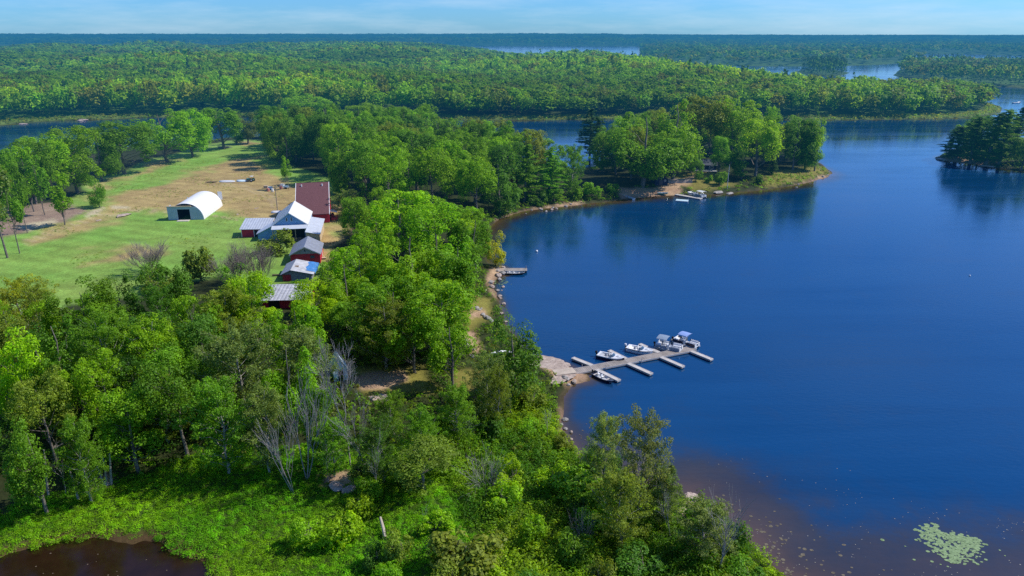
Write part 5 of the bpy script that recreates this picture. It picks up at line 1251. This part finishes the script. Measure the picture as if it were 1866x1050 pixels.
def pontoon(label, stern, bow, canvas, bm=2.45, rail='alu', canopy_x=(.05,.45), deep=True, group='boats moored at the boat dock'):
    r, L = place_boat('pontoon_boat', label, 'boat', stern, bow, 0, group); L = max(L, 5.2)
    for s in (-1, 1):
        MB().tube([(-.1,s*(bm/2-.36),.1),(L*.82,s*(bm/2-.36),.1),(L*.95,s*(bm/2-.36),.18),(L*1.04,s*(bm/2-.36),.36)], [.30,.30,.22,.05], 12).build('pontoon', M['alu'], r, smooth=True)
    MB().box(0,L,-bm/2,bm/2,.40,.50).build('deck', M['grey_vinyl'], r)
    for s in (-1, 1):
        y0, y1 = sorted((s*(bm/2-.02), s*(bm/2-.08)))
        MB().box(.1,L*.45,y0,y1,.58,1.08).box(L*.58,L*.97,y0,y1,.58,1.08).build('rail_panel', M['canvas_grey' if deep else 'navy'], r)
        mb = MB().tube([(.1,s*(bm/2-.05),1.16),(L*.45,s*(bm/2-.05),1.16)], .03, 5).tube([(L*.58,s*(bm/2-.05),1.16),(L*.97,s*(bm/2-.05),1.16)], .03, 5)
        for x in (.1,L*.22,L*.45,L*.58,L*.78,L*.97): mb.tube([(x,s*(bm/2-.05),.5),(x,s*(bm/2-.05),1.16)], .025, 5)
        mb.build('rail', M[rail], r)
    MB().box(L*.965,L*.985,-bm/2+.08,-.4,.58,1.08).box(L*.965,L*.985,.4,bm/2-.08,.58,1.08).build('bow_gate', M['fibre'], r)
    for x0, x1, y0, y1 in ((.2,.85,-bm/2+.15,bm/2-.15),(L*.62,L*.93,-bm/2+.15,-bm/2+.72),(L*.62,L*.93,bm/2-.72,bm/2-.15),(L*.22,L*.42,bm/2-.75,bm/2-.15)):
        o = MB().box(x0,x1,y0,y1,.52,.86).build('seat', M['white'], r, bevel=.05)
        if x1-x0 > y1-y0: b0 = (x0,x1,y0,y0+.12) if y0 < 0 else (x0,x1,y1-.12,y1)
        else: b0 = (x0,x0+.12,y0,y1)
        MB().box(*b0,.862,1.22).build('backrest', M['white'], o, bevel=.03)
    o = MB().box(L*.46,L*.56,-bm/2+.25,-bm/2+.95,.5,1.35).build('console', M['fibre'], r, bevel=.05)
    MB().box(L*.565,L*.58,-bm/2+.28,-bm/2+.92,1.3,1.75).build('screen', M['glass'], o)
    MB().box(L*.37,L*.43,-bm/2+.35,-bm/2+.85,.5,1.0).box(L*.36,L*.375,-bm/2+.35,-bm/2+.85,.95,1.55).build('helm_seat', M['grey_vinyl'], r, bevel=.03)
    x0, x1 = L*canopy_x[0], L*canopy_x[1]; rows = []
    for i in range(9):
        y = -bm/2+.04+(bm-.08)*i/8; c = (2*i/8-1)
        rows.append([(x0+(x1-x0)*k/5, y, 2.42+.16*(1-c*c)-.05*(2*k/5-1)**2-.03*math.sin(k*PI)) for k in range(6)])
    cp = MB().rings(rows, closed=False); cp.rings([[(x,y,z-.03) for x,y,z in q] for q in rows], closed=False); cp.build('canopy', M[canvas], r, smooth=True)
    for s in (-1, 1):
        yy = s*(bm/2-.06); xm = (x0+x1)/2
        MB().tube([(xm,yy,1.16),(x0+.05,yy,2.40)], .025, 5).tube([(xm,yy,1.16),(x1-.05,yy,2.40)], .025, 5).tube([(xm,yy,1.16),(xm,yy,2.42)], .025, 5).build('canopy_frame', M['alu'], r)
    outboard(r, 0, 'black', .6)
    return r
pontoon('big pontoon boat with a grey canopy near the end of the boat dock', P2(1196,629), P2(1238,638), 'canvas_grey', 2.5)
pontoon('dark sided pontoon boat with a blue canopy at the outer end of the boat dock', P2(1229,620), P2(1262,630), 'canvas_blue', 2.2, 'black', (.22,.62), False)
def skiff(label, stern, bow, hullm, group, name='fishing_boat', motor=True, L0=4.3, bm=1.5, z=0.0, inner='grey_vinyl'):
    r, L = place_boat(name, label, 'boat', stern, bow, z, group); L = max(L, L0); h = .48
    rr = hull_rings(L, bm, h, .14); MB().rings(rr, closed=False, cap0=True).build('hull', M[hullm], r)
    MB().rings([[(p[0][0], p[0][1]*.9, p[0][2]-.02),(p[0][0], p[0][1]*.72, .12),(p[0][0], -p[0][1]*.72, .12),(p[0][0], -p[0][1]*.9, p[0][2]-.02)] for p in rr[:-1]], closed=False).build('lining', M[inner], r)
    mb = MB()
    for s in (-1, 1): mb.tube([(p[0][0], s*abs(p[0][1]), p[0][2]) for p in rr], .035, 5)
    mb.build('gunwale', M['alu'], r)
    for x in (.3, L*.38, L*.66):
        w = bm/2*.86 if x < L*.5 else bm/2*.72
        MB().box(x,x+.32,-w,w,.34,.40).build('bench_seat', M['finger_wood'], r)
    if motor:
        outboard(r, 0, 'black', .45)
        for x, y in ((L*.40,.0),(L*.16,.25)): MB().box(x,x+.36,y-.2,y+.2,.42,.52).box(x,x+.07,y-.2,y+.2,.52,.86).build('swivel_seat', M['white'], r, bevel=.03)
skiff('open fishing boat with dark hull tied on the shore side of the first finger pier', P2(1083,680), P2(1117,697), 'navy', 'boats moored at the boat dock', bm=1.6)
# ------------------------------------------------------------------ the beach across the bay
skiff('dark open boat tied along the near side of the little dock', P2(922,497), P2(956,498), 'black', None, bm=1.7, L0=5.0)
def beach():
    z = .4; a, b = at(1232, 354, z), at(1278, 362, z); d = b-a; L = float(np.linalg.norm(d))
    r = thing('beach_dock', 'weathered dock with a pontoon boat on the sandy point', 'dock', (a[0], a[1], 0), math.atan2(d[1], d[0]))
    plank_raft('walkway', r, 0, L, -.9, .9, z, 'finger_wood')
    for x in (2.5, L-.4): MB().tube([(x,1.0,-.8),(x,1.0,1.1)], .06, 6).build('post', M['alu'], r)
    pontoon('pontoon boat with white furniture beside the beach dock on the point', at(1256,353,.3), at(1283,360,.3), 'fibre', 2.7, group='boats on the point across the bay', canopy_x=(.6,.98))
    x, y = at(1243, 366, .2)
    r = thing('swim_raft', 'pale floating swim raft beside the beach dock', 'raft', (x, y, 0), R(-20))
    MB().box(-2.3,2.3,-1.4,1.4,.30,.42).build('deck', M['cyan'], r)
    for s in (-1,1): MB().tube([(-2.3,s*.9,.12),(2.3,s*.9,.12)], .26, 10).build('float', M['white'], r)
    MB().tube([(2.3,.3,-.3),(2.4,.3,.9),(2.1,.3,.95)], .04, 5).tube([(2.3,-.3,-.3),(2.4,-.3,.9),(2.1,-.3,.95)], .04, 5).build('ladder', M['alu'], r)
    skiff('grey rowing boat drawn up at the left end of the sandy beach', at(1155,363,.3), at(1135,357,.3), 'alu', 'boats on the point across the bay', 'rowing_boat', False, 5.2, 1.6, .1)
    x, y, g = atg(1198, 352); v = np.array((x, y))
    skiff('small pale green boat lying on the sandy beach below the navy boathouse', v, v+np.array((4.0,-.8)), 'green_paint', 'boats on the point across the bay', 'rowing_boat', False, 4.0, 1.4, g+.12, 'cyan')
    x, y, g = atg(1240, 334)
    o = MB().add([(-5,0,-.3),(5,0,-.3),(5,.5,1.0),(-5,.5,1.0),(-5,4,1.1),(5,4,1.1),(-5,4,-.3),(5,4,-.3)], [(0,1,2,3),(3,2,5,4),(0,3,4,6),(1,7,5,2)]).build('sand_bank', M['rock'])
    o.location = (x, y, g); o.rotation_euler[2] = R(4); tag(o, 'bare orange earth bank cut into the lawn beside the navy boathouse', 'bank')
    skiff('tiny speedboat far off on the water at the right picture edge', at(1846,188,.2), at(1860,187,.2), 'white', None, 'speedboat', True, 6.5, 2.2)
    for px, py, l, rz in ((908,652,'white kayak lying among the bushes by the bay',20),(931,651,'white upended dinghy in the grass by the dark shore tree',70)):
        x, y, g = atg(px, py); r = thing('kayak' if px < 920 else 'dinghy', l, 'boat', (x, y, g+.9), R(rz))
        L = 3.4 if px < 920 else 1.6; bm = .7 if px < 920 else 1.1
        MB().rings([[((t-.5)*L, bm/2*(1-abs(2*t-1)**2.2)*math.cos(q), .3+.22*(1-abs(2*t-1)**2.5)*math.sin(q)) for q in np.linspace(0, 2*PI, 11)[:-1]] for t in np.linspace(.01,.99,12)], cap0=True, cap1=True).build('hull', M['white'], r, smooth=True)
        MB().box(-L*.1,L*.12,-bm*.25,bm*.25,.50,.54).build('cockpit', M['black'], r)
beach()
# ------------------------------------------------------------------ camera, sun, sky
cd = bpy.data.cameras.new('camera'); co = bpy.data.objects.new('camera', cd); C.objects.link(co)
co.location = (0, 0, CAM_H); co.rotation_euler = (PI/2-PITCH, 0, 0)
cd.sensor_width = 36; cd.lens = 36*FOC/1866; cd.clip_end = 40000; cd.clip_start = .5
bpy.context.scene.camera = co
SUN_EL, SUN_AZ = R(47), R(80)
sd = bpy.data.lights.new('sun', 'SUN'); sd.energy = 5.0; sd.angle = R(.5); sd.color = (1.0, .945, .85)
so = bpy.data.objects.new('sun', sd); C.objects.link(so); so.location = (0, 0, 200)
so.rotation_euler = (PI/2-SUN_EL, 0, PI-SUN_AZ)
def sky():
    w = bpy.data.worlds.new('World'); bpy.context.scene.world = w; w.use_nodes = True
    N, L = w.node_tree.nodes, w.node_tree.links; N.clear()
    s = N.new('ShaderNodeTexSky'); s.sky_type = 'NISHITA'; s.sun_disc = False; s.sun_elevation = SUN_EL; s.sun_rotation = SUN_AZ
    s.altitude = 300; s.air_density = 1.0; s.dust_density = .3; s.ozone_density = 3.0
    tc = N.new('ShaderNodeTexCoord'); mp = N.new('ShaderNodeMapping'); mp.inputs['Scale'].default_value = (2.2,2.2,16)
    L.new(tc.outputs['Generated'], mp.inputs[0])
    no = N.new('ShaderNodeTexNoise'); no.inputs['Scale'].default_value = 1.6; no.inputs['Detail'].default_value = 8; no.inputs['Roughness'].default_value = .62
    L.new(mp.outputs[0], no.inputs['Vector'])
    r = N.new('ShaderNodeValToRGB'); a, b = r.color_ramp.elements; a.position = .46; a.color = (0,0,0,1); b.position = .80; b.color = (.45,.45,.45,1)
    L.new(no.outputs['Fac'], r.inputs[0])
    hs = N.new('ShaderNodeMixRGB'); hs.blend_type = 'MULTIPLY'; hs.inputs[0].default_value = 1; hs.inputs[2].default_value = SKY_TINT
    L.new(s.outputs[0], hs.inputs[1])
    mx = N.new('ShaderNodeMixRGB'); mx.inputs[2].default_value = (7.5,8.6,9.6,1); L.new(r.outputs[0], mx.inputs[0]); L.new(hs.outputs[0], mx.inputs[1])
    bg = N.new('ShaderNodeBackground'); bg.inputs[1].default_value = .105; L.new(mx.outputs[0], bg.inputs[0])
    o = N.new('ShaderNodeOutputWorld'); L.new(bg.outputs[0], o.inputs[0])
SKY_TINT = (.38,.84,1.55,1)
sky()
sc = bpy.context.scene
sc.view_settings.view_transform = 'Standard'; sc.view_settings.look = 'None'; sc.view_settings.exposure = 0; sc.view_settings.gamma = 1
sc.render.engine = 'CYCLES'; cy = sc.cycles
cy.max_bounces = 6; cy.diffuse_bounces = 4; cy.glossy_bounces = 2; cy.transmission_bounces = 3; cy.transparent_max_bounces = 4
cy.use_denoising = False; cy.caustics_reflective = False; cy.caustics_refractive = False
print('TREES', len(TREES)); print('things', len([o for o in C.objects if o.parent is None]), 'trees', len(TREES))
